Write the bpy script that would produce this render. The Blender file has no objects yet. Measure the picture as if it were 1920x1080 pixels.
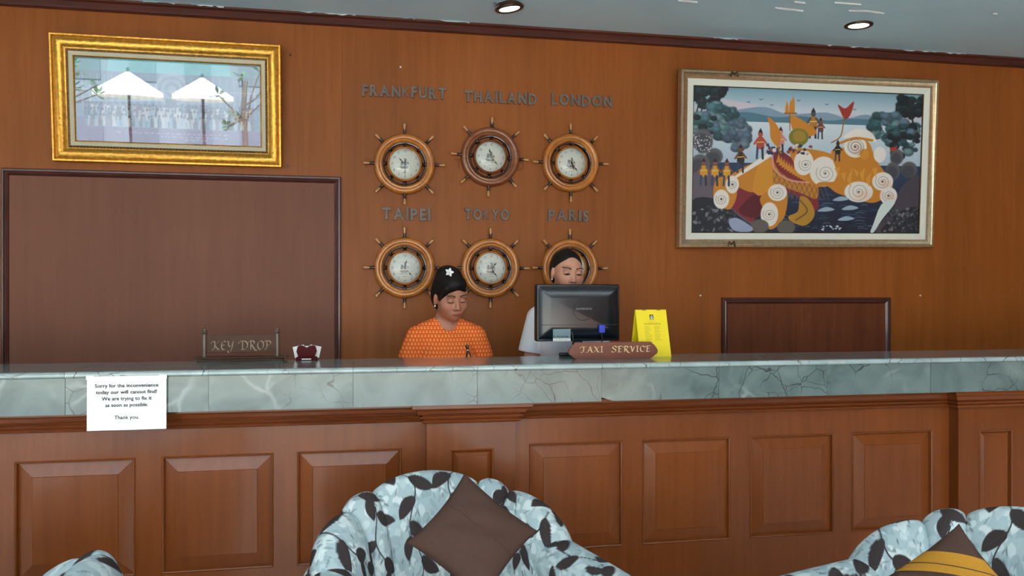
import bpy, bmesh, math, random
import numpy as np
from mathutils import Vector, Matrix
import openvdb as vdb

# ------------------------------------------------------------------ camera, sky, sun, exposure
F, HZ, H = 1500.0, 553.0, 1.40            # focal length in px, horizon row, eye height
TH = math.atan(F / 7940.0)                # the camera is turned a little to the right of the wall's normal
CT, ST = math.cos(TH), math.sin(TH)
scene = bpy.context.scene
COL = scene.collection
cam_d = bpy.data.cameras.new('camera')
cam_d.sensor_width = 36.0
cam_d.lens = 36.0 * F / 1920.0
cam_d.shift_y = (HZ - 540.0) / 1920.0
cam_d.clip_start = 0.05
cam = bpy.data.objects.new('camera', cam_d)
cam.location = (0, 0, H)
cam.rotation_euler = (math.pi / 2, 0, -TH)
COL.objects.link(cam)
scene.camera = cam

SKY = 7.4
world = bpy.data.worlds.new('sky')
scene.world = world
world.use_nodes = True
bg = world.node_tree.nodes['Background']
bg.inputs[0].default_value = (0.77, 0.915, 1.0, 1)
bg.inputs[1].default_value = SKY
sun_d = bpy.data.lights.new('sun', 'SUN')
sun_d.energy = 75.0
sun_d.angle = math.radians(1.0)
sun_d.color = (1.0, 0.97, 0.92)
sun = bpy.data.objects.new('sun', sun_d)
sun.rotation_euler = (math.radians(-38), math.radians(8), 0)      # from behind the hotel, so sun enters the lobby only by the added roof opening
COL.objects.link(sun)
vs = scene.view_settings
vs.view_transform = 'Standard'
vs.look = 'None'
vs.gamma = 1.0
vs.use_curve_mapping = False
vs.exposure = -0.56
scene.cycles.max_bounces = 8
scene.cycles.diffuse_bounces = 5
scene.cycles.sample_clamp_indirect = 6.0
scene.cycles.caustics_reflective = False
scene.cycles.caustics_refractive = False

# ------------------------------------------------------------------ helpers
def P(u, v, D):
    """the point on the plane y = D that photograph pixel (u, v) shows"""
    a, b = (u - 960.0) / F, (HZ - v) / F
    k = D / (CT - ST * a)
    return Vector((k * (ST + a * CT), D, H + k * b))

def PX(u, D): return P(u, HZ, D).x

def lin(c):
    return tuple((x / 255 / 12.92) if x / 255 <= 0.04045 else ((x / 255 + 0.055) / 1.055) ** 2.4 for x in c)

def link(o):
    COL.objects.link(o)
    return o

def empty(name, loc, rot=(0, 0, 0)):
    o = bpy.data.objects.new(name, None)
    o.empty_display_size = 0.1
    o.location = loc
    o.rotation_euler = rot
    return link(o)

def tag(o, label=None, cat=None, group=None, kind=None):
    for k, v in (('label', label), ('category', cat), ('group', group), ('kind', kind)):
        if v: o[k] = v
    return o

def thing(name, label, cat, loc=(0, 0, 0), rot=(0, 0, 0), group=None):
    return tag(empty(name, loc, rot), label, cat, group)

def copy_tree(o, parent=None):
    c = o.copy()
    COL.objects.link(c)
    if parent is not None: c.parent = parent
    for ch in o.children: copy_tree(ch, c)
    return c

def mesh_obj(name, V, Fc, mat, parent=None, smooth=False):
    me = bpy.data.meshes.new(name)
    me.from_pydata([tuple(v) for v in V], [], [tuple(f) for f in Fc])
    me.validate()
    o = bpy.data.objects.new(name, me)
    mats = mat if isinstance(mat, (list, tuple)) else [mat]
    for m in mats: me.materials.append(m)
    if smooth:
        me.polygons.foreach_set('use_smooth', [True] * len(me.polygons))
    if parent is not None: o.parent = parent
    return link(o)

def big_mesh(name, V, Q, mat, parent=None, colors=None, smooth=True):
    """numpy verts and quads, with per-vertex linear colours in 'Col'"""
    V = np.asarray(V, np.float32); Q = np.asarray(Q, np.int32)
    me = bpy.data.meshes.new(name)
    me.vertices.add(len(V)); me.vertices.foreach_set('co', V.ravel())
    n = Q.shape[1]
    me.loops.add(Q.size); me.loops.foreach_set('vertex_index', Q.ravel())
    me.polygons.add(len(Q))
    me.polygons.foreach_set('loop_start', np.arange(0, Q.size, n, dtype=np.int32))
    me.polygons.foreach_set('use_smooth', np.full(len(Q), smooth))
    me.update(calc_edges=True)
    me.validate()
    me.materials.append(mat)
    if colors is not None: set_colors(me, colors)
    o = bpy.data.objects.new(name, me)
    if parent is not None: o.parent = parent
    return link(o)

def set_colors(me, rgb):
    at = me.color_attributes.new('Col', 'FLOAT_COLOR', 'POINT')
    c = np.ones((len(me.vertices), 4), np.float32)
    c[:, :3] = rgb
    at.data.foreach_set('color', c.ravel())

def srgb_arr(a):
    a = np.clip(np.asarray(a, np.float64) / 255.0, 0, 1)
    return np.where(a <= 0.04045, a / 12.92, ((a + 0.055) / 1.055) ** 2.4)

class MB:
    """collects faces into one mesh"""
    def __init__(s): s.v = []; s.f = []; s.m = []
    def add(s, V, Fc, mi=0):
        n = len(s.v)
        s.v += [tuple(v) for v in V]
        s.f += [tuple(i + n for i in f) for f in Fc]
        s.m += [mi] * len(Fc)
        return s
    def box(s, x0, x1, y0, y1, z0, z1, mi=0):
        V = [(x, y, z) for z in (z0, z1) for y in (y0, y1) for x in (x0, x1)]
        return s.add(V, [(0, 2, 3, 1), (4, 5, 7, 6), (0, 1, 5, 4), (2, 6, 7, 3), (0, 4, 6, 2), (1, 3, 7, 5)], mi)
    def bbox(s, x0, x1, y0, y1, z0, z1, b=0.004, mi=0):
        """box with chamfered edges"""
        bm = bmesh.new()
        bmesh.ops.create_cube(bm, size=1)
        for v in bm.verts:
            v.co = Vector(((x0 + x1) / 2 + v.co.x * (x1 - x0), (y0 + y1) / 2 + v.co.y * (y1 - y0), (z0 + z1) / 2 + v.co.z * (z1 - z0)))
        bmesh.ops.bevel(bm, geom=list(bm.edges), offset=b, segments=2, affect='EDGES', profile=0.5)
        s.frombm(bm, mi)
        return s
    def frombm(s, bm, mi=0):
        bm.verts.index_update()
        s.add([v.co[:] for v in bm.verts], [[v.index for v in f.verts] for f in bm.faces], mi)
        bm.free()
    def lathe(s, prof, n=32, M=None, mi=0, cap=False):
        """prof: (radius, height) about +Z, then transformed by M"""
        V = []
        for r, h in prof:
            for i in range(n):
                a = 2 * math.pi * i / n
                p = Vector((r * math.cos(a), r * math.sin(a), h))
                V.append((M @ p) if M is not None else p)
        Fc = []
        for j in range(len(prof) - 1):
            for i in range(n):
                k = (i + 1) % n
                Fc.append((j * n + i, j * n + k, (j + 1) * n + k, (j + 1) * n + i))
        if cap:
            Fc.append(tuple(range(n))[::-1])
            Fc.append(tuple((len(prof) - 1) * n + i for i in range(n)))
        return s.add(V, Fc, mi)
    def prism(s, pts, y0, y1, mi=0):
        """outline in x,z swept from y0 (front) to y1"""
        n = len(pts)
        V = [(x, y0, z) for x, z in pts] + [(x, y1, z) for x, z in pts]
        Fc = [tuple(range(n)), tuple(range(2 * n - 1, n - 1, -1))]
        Fc += [(i, i + n, (i + 1) % n + n, (i + 1) % n) for i in range(n)]
        return s.add(V, Fc, mi)
    def tube(s, pts, r, n=8, mi=0):
        pts = [Vector(p) for p in pts]
        rs = r if isinstance(r, (list, tuple)) else [r] * len(pts)
        V = []; up = None
        for i, p in enumerate(pts):
            d = (pts[min(i + 1, len(pts) - 1)] - pts[max(i - 1, 0)]).normalized()
            if up is None:
                up = Vector((0, 0, 1)) if abs(d.z) < 0.9 else Vector((1, 0, 0))
            a = d.cross(up).normalized(); b = a.cross(d).normalized(); up = b
            for k in range(n):
                t = 2 * math.pi * k / n
                V.append(p + a * (math.cos(t) * rs[i]) + b * (math.sin(t) * rs[i]))
        Fc = [(j * n + i, j * n + (i + 1) % n, (j + 1) * n + (i + 1) % n, (j + 1) * n + i) for j in range(len(pts) - 1) for i in range(n)]
        Fc += [tuple(range(n))[::-1], tuple((len(pts) - 1) * n + i for i in range(n))]
        return s.add(V, Fc, mi)
    def frame(s, w, h, prof, cx=0, cz=0, mi=0, closed=True):
        """mitred rectangular frame; prof = (inset from outer edge, y) closed outline"""
        V = []
        for sx, sz in ((-1, -1), (1, -1), (1, 1), (-1, 1)):
            for i, y in prof:
                V.append((cx + sx * (w / 2 - i), y, cz + sz * (h / 2 - i)))
        n = len(prof); Fc = []
        for c in range(4):
            d = (c + 1) % 4
            for i in range(n if closed else n - 1):
                j = (i + 1) % n
                Fc.append((c * n + i, d * n + i, d * n + j, c * n + j))
        return s.add(V, Fc, mi)
    def build(s, name, mat, parent=None, smooth=False, fix=True):
        o = mesh_obj(name, s.v, s.f, mat, parent, smooth)
        if isinstance(mat, (list, tuple)) and len(s.m) == len(o.data.polygons):
            o.data.polygons.foreach_set('material_index', s.m)
        if fix:
            bm = bmesh.new(); bm.from_mesh(o.data)
            bmesh.ops.recalc_face_normals(bm, faces=bm.faces)
            bm.to_mesh(o.data); bm.free()
        if smooth: shade_auto(o)
        return o

def shade_auto(o, ang=40):
    try:
        o.data.set_sharp_from_angle(angle=math.radians(ang))
    except Exception:
        pass

_tc = {}
def text_geo(txt, size, extrude=0.0, bevel=0.0, offset=0.0, shear=0.0, res=3, align='CENTER'):
    """verts and faces of the text, lying in x,z and facing -y; width returned too"""
    key = (txt, size, extrude, bevel, offset, shear, res, align)
    if key not in _tc:
        cu = bpy.data.curves.new('t', 'FONT')
        cu.body = txt; cu.size = size; cu.extrude = extrude; cu.bevel_depth = bevel
        cu.offset = offset; cu.shear = shear; cu.resolution_u = res; cu.align_x = align
        o = bpy.data.objects.new('t', cu)
        COL.objects.link(o)
        dg = bpy.context.evaluated_depsgraph_get()
        me = bpy.data.meshes.new_from_object(o.evaluated_get(dg))
        V = [(v.co.x, -v.co.z, v.co.y) for v in me.vertices]
        Fc = [tuple(p.vertices) for p in me.polygons]
        bpy.data.objects.remove(o); bpy.data.curves.remove(cu); bpy.data.meshes.remove(me)
        _tc[key] = (V, Fc)
    return _tc[key]

# ------------------------------------------------------------------ materials
def new_mat(name):
    m = bpy.data.materials.new(name)
    m.use_nodes = True
    return m, m.node_tree.nodes, m.node_tree.links, m.node_tree.nodes['Principled BSDF']

def plain(name, c, rough=0.5, metal=0.0, coat=0.0, spec=0.5, noise=0.0, nscale=30.0, bump=0.0, emit=None, estr=0):
    m, N, L, b = new_mat(name)
    c = lin(c)
    b.inputs['Base Color'].default_value = (*c, 1)
    b.inputs['Roughness'].default_value = rough
    b.inputs['Metallic'].default_value = metal
    b.inputs['Coat Weight'].default_value = coat
    b.inputs['Coat Roughness'].default_value = 0.12
    b.inputs['Specular IOR Level'].default_value = spec
    if emit:
        b.inputs['Emission Color'].default_value = (*lin(emit), 1)
        b.inputs['Emission Strength'].default_value = estr
    if noise or bump:
        tc = N.new('ShaderNodeTexCoord'); nz = N.new('ShaderNodeTexNoise')
        nz.inputs['Scale'].default_value = nscale
        nz.inputs['Detail'].default_value = 5
        L.new(tc.outputs['Object'], nz.inputs['Vector'])
        if noise:
            rp = N.new('ShaderNodeValToRGB')
            rp.color_ramp.elements[0].position = 0.3; rp.color_ramp.elements[1].position = 0.7
            rp.color_ramp.elements[0].color = (*[x * (1 - noise) for x in c], 1)
            rp.color_ramp.elements[1].color = (*[min(1, x * (1 + noise)) for x in c], 1)
            L.new(nz.outputs['Fac'], rp.inputs['Fac']); L.new(rp.outputs['Color'], b.inputs['Base Color'])
        if bump:
            bp = N.new('ShaderNodeBump'); bp.inputs['Strength'].default_value = bump; bp.inputs['Distance'].default_value = 0.01
            L.new(nz.outputs['Fac'], bp.inputs['Height']); L.new(bp.outputs['Normal'], b.inputs['Normal'])
    return m

def wood(name, c, c2=None, rough=0.35, coat=0.25, scale=(14, 14, 0.7), var=0.22, big=0.12, crough=0.15, bump=0.02, spec=0.5):
    """vertical-grained veneer: stretched noise for the grain, soft noise for the board's own tone"""
    m, N, L, b = new_mat(name)
    c = lin(c); c2 = lin(c2) if c2 else tuple(x * (1 - var) for x in c)
    tc = N.new('ShaderNodeTexCoord')
    oi = N.new('ShaderNodeObjectInfo')
    off = N.new('ShaderNodeVectorMath'); off.operation = 'MULTIPLY_ADD'
    off.inputs[1].default_value = (7.3, 3.1, 5.7)
    comb = N.new('ShaderNodeCombineXYZ')
    for i in range(3): L.new(oi.outputs['Random'], comb.inputs[i])
    L.new(comb.outputs[0], off.inputs[0]); L.new(tc.outputs['Object'], off.inputs[2])
    mp = N.new('ShaderNodeMapping'); mp.inputs['Scale'].default_value = scale
    L.new(off.outputs[0], mp.inputs['Vector'])
    nz = N.new('ShaderNodeTexNoise'); nz.inputs['Scale'].default_value = 3.0; nz.inputs['Detail'].default_value = 8; nz.inputs['Roughness'].default_value = 0.65
    nz.inputs['Distortion'].default_value = 0.4
    L.new(mp.outputs[0], nz.inputs['Vector'])
    rp = N.new('ShaderNodeValToRGB')
    rp.color_ramp.elements[0].position = 0.35; rp.color_ramp.elements[1].position = 0.68
    rp.color_ramp.elements[0].color = (*c2, 1); rp.color_ramp.elements[1].color = (*c, 1)
    L.new(nz.outputs['Fac'], rp.inputs['Fac'])
    n2 = N.new('ShaderNodeTexNoise'); n2.inputs['Scale'].default_value = 1.6; n2.inputs['Detail'].default_value = 3
    mp2 = N.new('ShaderNodeMapping'); mp2.inputs['Scale'].default_value = (1.6, 1.6, 0.5)
    L.new(off.outputs[0], mp2.inputs['Vector']); L.new(mp2.outputs[0], n2.inputs['Vector'])
    mr = N.new('ShaderNodeMapRange'); mr.inputs[1].default_value = 0.3; mr.inputs[2].default_value = 0.7
    mr.inputs[3].default_value = 1 - big; mr.inputs[4].default_value = 1 + big
    L.new(n2.outputs['Fac'], mr.inputs[0])
    mx = N.new('ShaderNodeVectorMath'); mx.operation = 'SCALE'
    L.new(rp.outputs['Color'], mx.inputs[0]); L.new(mr.outputs[0], mx.inputs['Scale'])
    L.new(mx.outputs[0], b.inputs['Base Color'])
    b.inputs['Roughness'].default_value = rough
    b.inputs['Coat Weight'].default_value = coat
    b.inputs['Coat Roughness'].default_value = crough
    b.inputs['Specular IOR Level'].default_value = spec
    bp = N.new('ShaderNodeBump'); bp.inputs['Strength'].default_value = bump; bp.inputs['Distance'].default_value = 0.01
    L.new(nz.outputs['Fac'], bp.inputs['Height']); L.new(bp.outputs['Normal'], b.inputs['Normal'])
    return m

def vcol(name, rough=0.6, coat=0.0, spec=0.5, bump=0.0, bscale=400.0, sss=0.0):
    m, N, L, b = new_mat(name)
    at = N.new('ShaderNodeAttribute'); at.attribute_name = 'Col'
    L.new(at.outputs['Color'], b.inputs['Base Color'])
    b.inputs['Roughness'].default_value = rough
    b.inputs['Coat Weight'].default_value = coat
    b.inputs['Specular IOR Level'].default_value = spec
    if sss:
        b.inputs['Subsurface Weight'].default_value = sss
        b.inputs['Subsurface Radius'].default_value = (0.012, 0.005, 0.003)
        b.inputs['Subsurface Scale'].default_value = 1.0
    if bump:
        tc = N.new('ShaderNodeTexCoord'); nz = N.new('ShaderNodeTexNoise'); nz.inputs['Scale'].default_value = bscale
        L.new(tc.outputs['Object'], nz.inputs['Vector'])
        bp = N.new('ShaderNodeBump'); bp.inputs['Strength'].default_value = bump; bp.inputs['Distance'].default_value = 0.002
        L.new(nz.outputs['Fac'], bp.inputs['Height']); L.new(bp.outputs['Normal'], b.inputs['Normal'])
    return m

def pane_mat(name, ior=1.5):
    """clear thin glazing: mirror by Fresnel, the rest passes straight through"""
    m, N, L, b = new_mat(name)
    N.remove(b)
    out = N['Material Output']
    fr = N.new('ShaderNodeFresnel'); fr.inputs['IOR'].default_value = ior
    tr = N.new('ShaderNodeBsdfTransparent'); gl = N.new('ShaderNodeBsdfGlossy'); gl.inputs['Roughness'].default_value = 0.0
    mx = N.new('ShaderNodeMixShader')
    L.new(fr.outputs[0], mx.inputs[0]); L.new(tr.outputs[0], mx.inputs[1]); L.new(gl.outputs[0], mx.inputs[2])
    L.new(mx.outputs[0], out.inputs[0])
    return m

def granite(name, lift=0):
    m, N, L, b = new_mat(name)
    tc = N.new('ShaderNodeTexCoord'); oi = N.new('ShaderNodeObjectInfo')
    comb = N.new('ShaderNodeCombineXYZ')
    for i in range(3): L.new(oi.outputs['Random'], comb.inputs[i])
    off = N.new('ShaderNodeVectorMath'); off.operation = 'MULTIPLY_ADD'; off.inputs[1].default_value = (3.3, 1.7, 2.9)
    L.new(comb.outputs[0], off.inputs[0]); L.new(tc.outputs['Object'], off.inputs[2])
    def noise(s, d, vec, dist=0.0):
        n = N.new('ShaderNodeTexNoise'); n.inputs['Scale'].default_value = s; n.inputs['Detail'].default_value = d; n.inputs['Distortion'].default_value = dist
        L.new(vec, n.inputs['Vector']); return n
    def ramp(src, stops):
        r = N.new('ShaderNodeValToRGB'); e = r.color_ramp.elements
        while len(e) < len(stops): e.new(0.5)
        for k, (p, c) in enumerate(stops): e[k].position = p; e[k].color = (*c, 1)
        L.new(src, r.inputs['Fac']); return r
    v = off.outputs[0]
    base = noise(5, 9, v, 1.2)
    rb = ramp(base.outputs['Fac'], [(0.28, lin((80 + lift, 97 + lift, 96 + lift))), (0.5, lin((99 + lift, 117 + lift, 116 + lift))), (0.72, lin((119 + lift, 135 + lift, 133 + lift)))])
    warp = noise(3.0, 4, v, 0.0)
    wv = N.new('ShaderNodeVectorMath'); wv.operation = 'MULTIPLY_ADD'; wv.inputs[1].default_value = (0.25, 0.25, 0.25)
    L.new(warp.outputs['Color'], wv.inputs[0]); L.new(v, wv.inputs[2])
    def veins(scale, width, thr, seed):
        mp = N.new('ShaderNodeMapping'); mp.inputs['Location'].default_value = (seed, seed * 2, -seed)
        mp.inputs['Rotation'].default_value = (0, 0.6, 0)
        L.new(wv.outputs[0], mp.inputs['Vector'])
        vo = N.new('ShaderNodeTexVoronoi'); vo.feature = 'DISTANCE_TO_EDGE'; vo.inputs['Scale'].default_value = scale
        L.new(mp.outputs[0], vo.inputs['Vector'])
        r = ramp(vo.outputs['Distance'], [(0.0, (1, 1, 1)), (width, (0, 0, 0))])
        mk = noise(2.6, 4, mp.outputs[0])
        rm = ramp(mk.outputs['Fac'], [(thr, (0, 0, 0)), (thr + 0.08, (1, 1, 1))])
        mu = N.new('ShaderNodeMath'); mu.operation = 'MULTIPLY'
        L.new(r.outputs['Color'], mu.inputs[0]); L.new(rm.outputs['Color'], mu.inputs[1]); return mu
    dark0 = veins(6.5, 0.014, 0.50, 1.3); fine = veins(13.0, 0.022, 0.50, 7.7); dark = N.new('ShaderNodeMath'); dark.operation = 'MAXIMUM'; L.new(dark0.outputs[0], dark.inputs[0]); L.new(fine.outputs[0], dark.inputs[1]); pale = veins(4.5, 0.05, 0.53, 4.1)
    m1 = N.new('ShaderNodeMix'); m1.data_type = 'RGBA'; m1.inputs[7].default_value = (*lin((205, 212, 210)), 1)
    s1 = N.new('ShaderNodeMath'); s1.operation = 'MULTIPLY'; s1.inputs[1].default_value = 0.28
    L.new(pale.outputs[0], s1.inputs[0]); L.new(s1.outputs[0], m1.inputs[0]); L.new(rb.outputs['Color'], m1.inputs[6])
    m2 = N.new('ShaderNodeMix'); m2.data_type = 'RGBA'; m2.inputs[7].default_value = (*lin((52, 42, 44)), 1)
    L.new(dark.outputs[0], m2.inputs[0]); L.new(m1.outputs[2], m2.inputs[6])
    L.new(m2.outputs[2], b.inputs['Base Color'])
    b.inputs['Roughness'].default_value = 0.16
    return m

MT = {}
MT['wall'] = wood('wall_veneer', (150, 84, 33), (136, 74, 28), rough=0.45, coat=0.0, big=0.10, spec=0.22, scale=(9, 9, 0.5))
MT['desk'] = wood('desk_veneer', (124, 65, 25), (113, 57, 21), rough=0.36, coat=0.30, spec=0.3, crough=0.10, scale=(13, 13, 0.6), big=0.16)
MT['mould'] = wood('desk_moulding', (130, 66, 26), (108, 52, 21), rough=0.3, coat=0.25, spec=0.3, scale=(0.8, 16, 16), big=0.1)
MT['darkpanel'] = wood('dark_panel', (122, 76, 57), (115, 71, 53), rough=0.5, coat=0.0, spec=0.22, scale=(10, 10, 0.6), big=0.06, crough=0.3)
MT['darktrim'] = wood('dark_trim', (84, 44, 36), (66, 32, 26), rough=0.32, coat=0.25, scale=(3, 20, 3), big=0.08)
MT['crown'] = wood('crown_trim', (92, 42, 30), (70, 32, 24), rough=0.4, coat=0.1, scale=(0.7, 14, 14))
MT['ceiling'] = plain('ceiling_paint', (210, 240, 255), rough=0.7, noise=0.04, nscale=2.5, bump=0.05)
MT['flake'] = plain('peeling_paint', (226, 228, 226), rough=0.7)
MT['floor'] = plain('floor_tile', (214, 214, 210), rough=0.14, noise=0.08, nscale=3)
MT['plaster'] = plain('plaster', (224, 230, 234), rough=0.8, noise=0.03)
MT['granite'] = granite('granite')
MT['granite_edge'] = granite('granite_edge_lit', 62)  # same granite made lighter: the edge's highlight is put into its colour
MT['gold'] = plain('gold_leaf', (208, 150, 62), rough=0.34, metal=0.8, noise=0.22, nscale=60, bump=0.25)
MT['golddark'] = plain('gold_dark', (70, 52, 22), rough=0.4, metal=0.5)
MT['champ'] = plain('champagne_frame', (186, 168, 136), rough=0.28, metal=0.8, noise=0.15, nscale=50, bump=0.06)
MT['liner'] = plain('linen_liner', (198, 190, 164), rough=0.85, noise=0.05, nscale=300)
MT['liner_white'] = plain('cream_liner', (226, 226, 212), rough=0.8, noise=0.03, nscale=300)
MT['black'] = plain('black_plastic', (16, 18, 20), rough=0.35)
MT['glass'] = pane_mat('picture_glass', 1.85)
MT['print'] = vcol('photo_print', rough=0.5)
MT['paintcol'] = vcol('oil_paint', rough=0.5, bump=0.15, bscale=250)
# ------------------------------------------------------------------ room shell
DW = 4.13            # back wall
CEIL = 2.80
DF, DB = 2.88, 3.28  # granite counter, front and back edge
CZ, GZ = 1.143, 1.002  # counter top, underside of the granite front
XL, XR = -5.0, 7.5

def S(name, mb, mat, parent=None, smooth=False):
    o = mb.build(name, mat, parent, smooth)
    if parent is None: o['kind'] = 'structure'
    return o

S('floor', MB().box(XL, XR, -6.0, DW + 0.2, -0.1, 0.0), MT['floor'])
MT['staff'] = plain('bounce_cut_floor', (58, 40, 30), rough=0.6)
S('floor_bounce_cut', MB().box(XL, XR, 3.30, DW, 0.0, 0.004), MT['staff'])  # unseen dark layer, added to cut the light bounced onto the lower wall
ceil = S('ceiling', MB().box(XL, XR, 1.2, DW + 0.2, CEIL, CEIL + 0.15), MT['ceiling'])
ADDED_GAP = (-3.0, 5.0, -2.9, -1.1)      # unseen opening added in the lobby roof to bring in more light
S('ceiling_lobby', MB().box(XL, XR, -6.2, ADDED_GAP[2], 4.2, 4.35).box(XL, XR, ADDED_GAP[3], 1.2, 4.2, 4.35).box(XL, ADDED_GAP[0], ADDED_GAP[2], ADDED_GAP[3], 4.2, 4.35).box(ADDED_GAP[1], XR, ADDED_GAP[2], ADDED_GAP[3], 4.2, 4.35), MT['plaster'])
S('wall_fascia', MB().box(XL, XR, 1.2, 1.35, CEIL + 0.15, 4.2), MT['plaster'])
S('wall_left', MB().box(XL - 0.2, XL, -6.2, DW + 0.2, 0, 4.35), MT['plaster'])
S('wall_right', MB().box(XR, XR + 0.2, -6.2, DW + 0.2, 0, 4.35), MT['wall'])
S('wall_front', MB().box(2.6, XR, -6.2, -6.0, 0, 4.2).box(XL, 2.6, -6.2, -6.0, 3.6, 4.2), MT['wall'])
# back wall: studs behind, faced with veneer sheets set edge to edge
wall = S('wall_back', MB().box(XL, XR, DW + 0.012, DW + 0.2, 0, CEIL), MT['crown'])
seams = [XL, -4.0, -2.9, PX(641, DW), PX(1022, DW), PX(1372, DW), PX(1700, DW), 4.6, 5.9, XR]
for i in range(len(seams) - 1):
    MB().box(seams[i] + 0.0003, seams[i + 1] - 0.0003, DW + (0.0005 if i % 2 else 0), DW + 0.012, 0, CEIL).build('veneer_panel', MT['wall'], wall)
# nails and ghost marks left in the veneer
nl = MB()
for u, v in ((545, 103), (102, 73), (540, 312)):
    p = P(u, v, DW); nl.box(p.x - 0.004, p.x + 0.004, DW - 0.006, DW + 0.002, p.z - 0.005, p.z + 0.005)
nl.build('nail', MT['black'], wall)
nl = MB()
for u, v in ((1313, 554), (1725, 554), (751, 126)):
    p = P(u, v, DW); nl.box(p.x - 0.004, p.x + 0.004, DW - 0.005, DW + 0.002, p.z - 0.004, p.z + 0.004)
nl.build('screw', MT['flake'], wall)
MT['ghost'] = plain('old_glue_mark', (124, 62, 30), rough=0.5, spec=0.2)
for ch, u, v in (('F', 690, 315), ('T', 860, 317), ('D', 974, 320)):
    V, Fc = text_geo(ch, 0.075, offset=0.0)
    p = P(u, v, DW)
    m = MB(); m.add([(p.x + x, DW - 0.0006 + y, p.z + z) for x, y, z in V], Fc)
    m.build('letter_mark', MT['ghost'], wall)
# crown moulding under the ceiling
cm = MB()
cm_p = [(DW, CEIL), (DW - 0.055, CEIL), (DW - 0.055, CEIL - 0.010), (DW - 0.040, CEIL - 0.016), (DW - 0.026, CEIL - 0.034), (DW - 0.022, CEIL - 0.040), (DW - 0.012, CEIL - 0.046), (DW, CEIL - 0.046)]
cm.add([(XL, y, z) for y, z in cm_p] + [(XR, y, z) for y, z in cm_p],
       [(i, i + 8, (i + 1) % 8 + 8, (i + 1) % 8) for i in range(8)])
S('trim_1', cm, MT['crown'])
# peeling paint along the ceiling edge and scars on the ceiling
rng = random.Random(4)
fl = MB()
x = -1.6
while x < 4.2:
    w = rng.uniform(0.03, 0.16)
    if rng.random() < 0.55:
        n = 5
        ys = [DW - 0.057 - rng.uniform(0.0, 0.012) for _ in range(n + 1)]
        zz = [CEIL - rng.uniform(0.002, 0.009) for _ in range(n + 1)]
        V = []
        for k in range(n + 1):
            V += [(x + w * k / n, DW - 0.054, CEIL + 0.001), (x + w * k / n, ys[k], zz[k])]
        fl.add(V, [(2 * k, 2 * k + 2, 2 * k + 3, 2 * k + 1) for k in range(n)])
    x += w + rng.uniform(0, 0.12)
for u, v, l, a in ((1480, 16, .16, .1), (1590, 5, .14, 0), (1640, 21, .12, .15), (1610, 19, .10, -.1), (1862, 22, .05, 1.0), (1866, 24, .03, .2), (1290, 1, .1, .05), (1500, 3, .06, .1)):
    Zc = (CEIL - H) * F / (HZ - v); aa = (u - 960) / F
    cx, cy = Zc * (ST + aa * CT), Zc * (CT - aa * ST)
    V = []
    for k in range(6):
        t = (k / 5 - 0.5) * l; ww = 0.0055 * (1 - abs(k / 5 - 0.5) * 1.7) * rng.uniform(0.4, 1.3)
        px, py = cx + math.cos(a) * t, cy + math.sin(a) * t
        V += [(px, py - ww, CEIL - 0.001), (px, py + ww, CEIL - 0.007)]
    fl.add(V, [(2 * k, 2 * k + 2, 2 * k + 3, 2 * k + 1) for k in range(5)])
o = fl.build('peeling_paint', MT['flake'], ceil, fix=False); o['kind'] = 'stuff'

# ------------------------------------------------------------------ ceiling downlights
MT['lamp'] = plain('lamp_glow', (255, 250, 238), emit=(255, 246, 228), estr=14)
MT['bronze'] = plain('bronze_ring', (74, 54, 40), rough=0.3, metal=0.6)
MT['steel'] = plain('steel', (150, 150, 150), rough=0.3, metal=0.9)
def ceil_pt(u, v, z=CEIL):
    Zc = (z - H) * F / (HZ - v); a = (u - 960) / F
    return Vector((Zc * (ST + a * CT), Zc * (CT - a * ST), z))
def downlight(u, v, label, tilt):
    p = ceil_pt(u, v)
    t = thing('ceiling_downlight', label, 'ceiling light', p, (0, 0, 0), 'recessed downlights')
    R = Matrix.Rotation(tilt, 4, 'Y') @ Matrix.Rotation(0.05, 4, 'X')
    T = Matrix.Translation((0, 0, -0.016 if tilt else -0.0)) @ R
    MB().lathe([(0.050, 0.004), (0.050, -0.005), (0.060, -0.009), (0.069, -0.006), (0.071, 0.0), (0.069, 0.004)], 40, T).build('trim_ring', MT['bronze'], t, True)
    MB().lathe([(0.0005, -0.005), (0.03, -0.0045), (0.0505, -0.003), (0.0505, 0.004)], 40, T).build('lamp_face', MT['lamp'], t, True)
    if tilt:
        MB().lathe([(0.066, 0.0), (0.064, 0.02), (0.05, 0.022)], 32, T).build('housing', MT['bronze'], t, True)
        MB().tube([(-0.075, -0.02, -0.002), (-0.07, -0.03, -0.028), (-0.055, -0.03, -0.02), (-0.05, -0.02, 0.0)], 0.006, 8).build('spring_clip', MT['steel'], t, True)
        MB().tube([(-0.035, 0.075, 0.0), (-0.030, 0.078, -0.012), (-0.027, 0.08, -0.032)], [0.0015, 0.002, 0.0015], 6).build('hanging_wire', MT['flake'], t, True)
    return t
downlight(955, 9, 'round downlight hanging tilted out of the ceiling with a spring clip, above the word signs', math.radians(-9))
downlight(1610, 47, 'flush round downlight in the ceiling above the large figure painting', 0)

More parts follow.
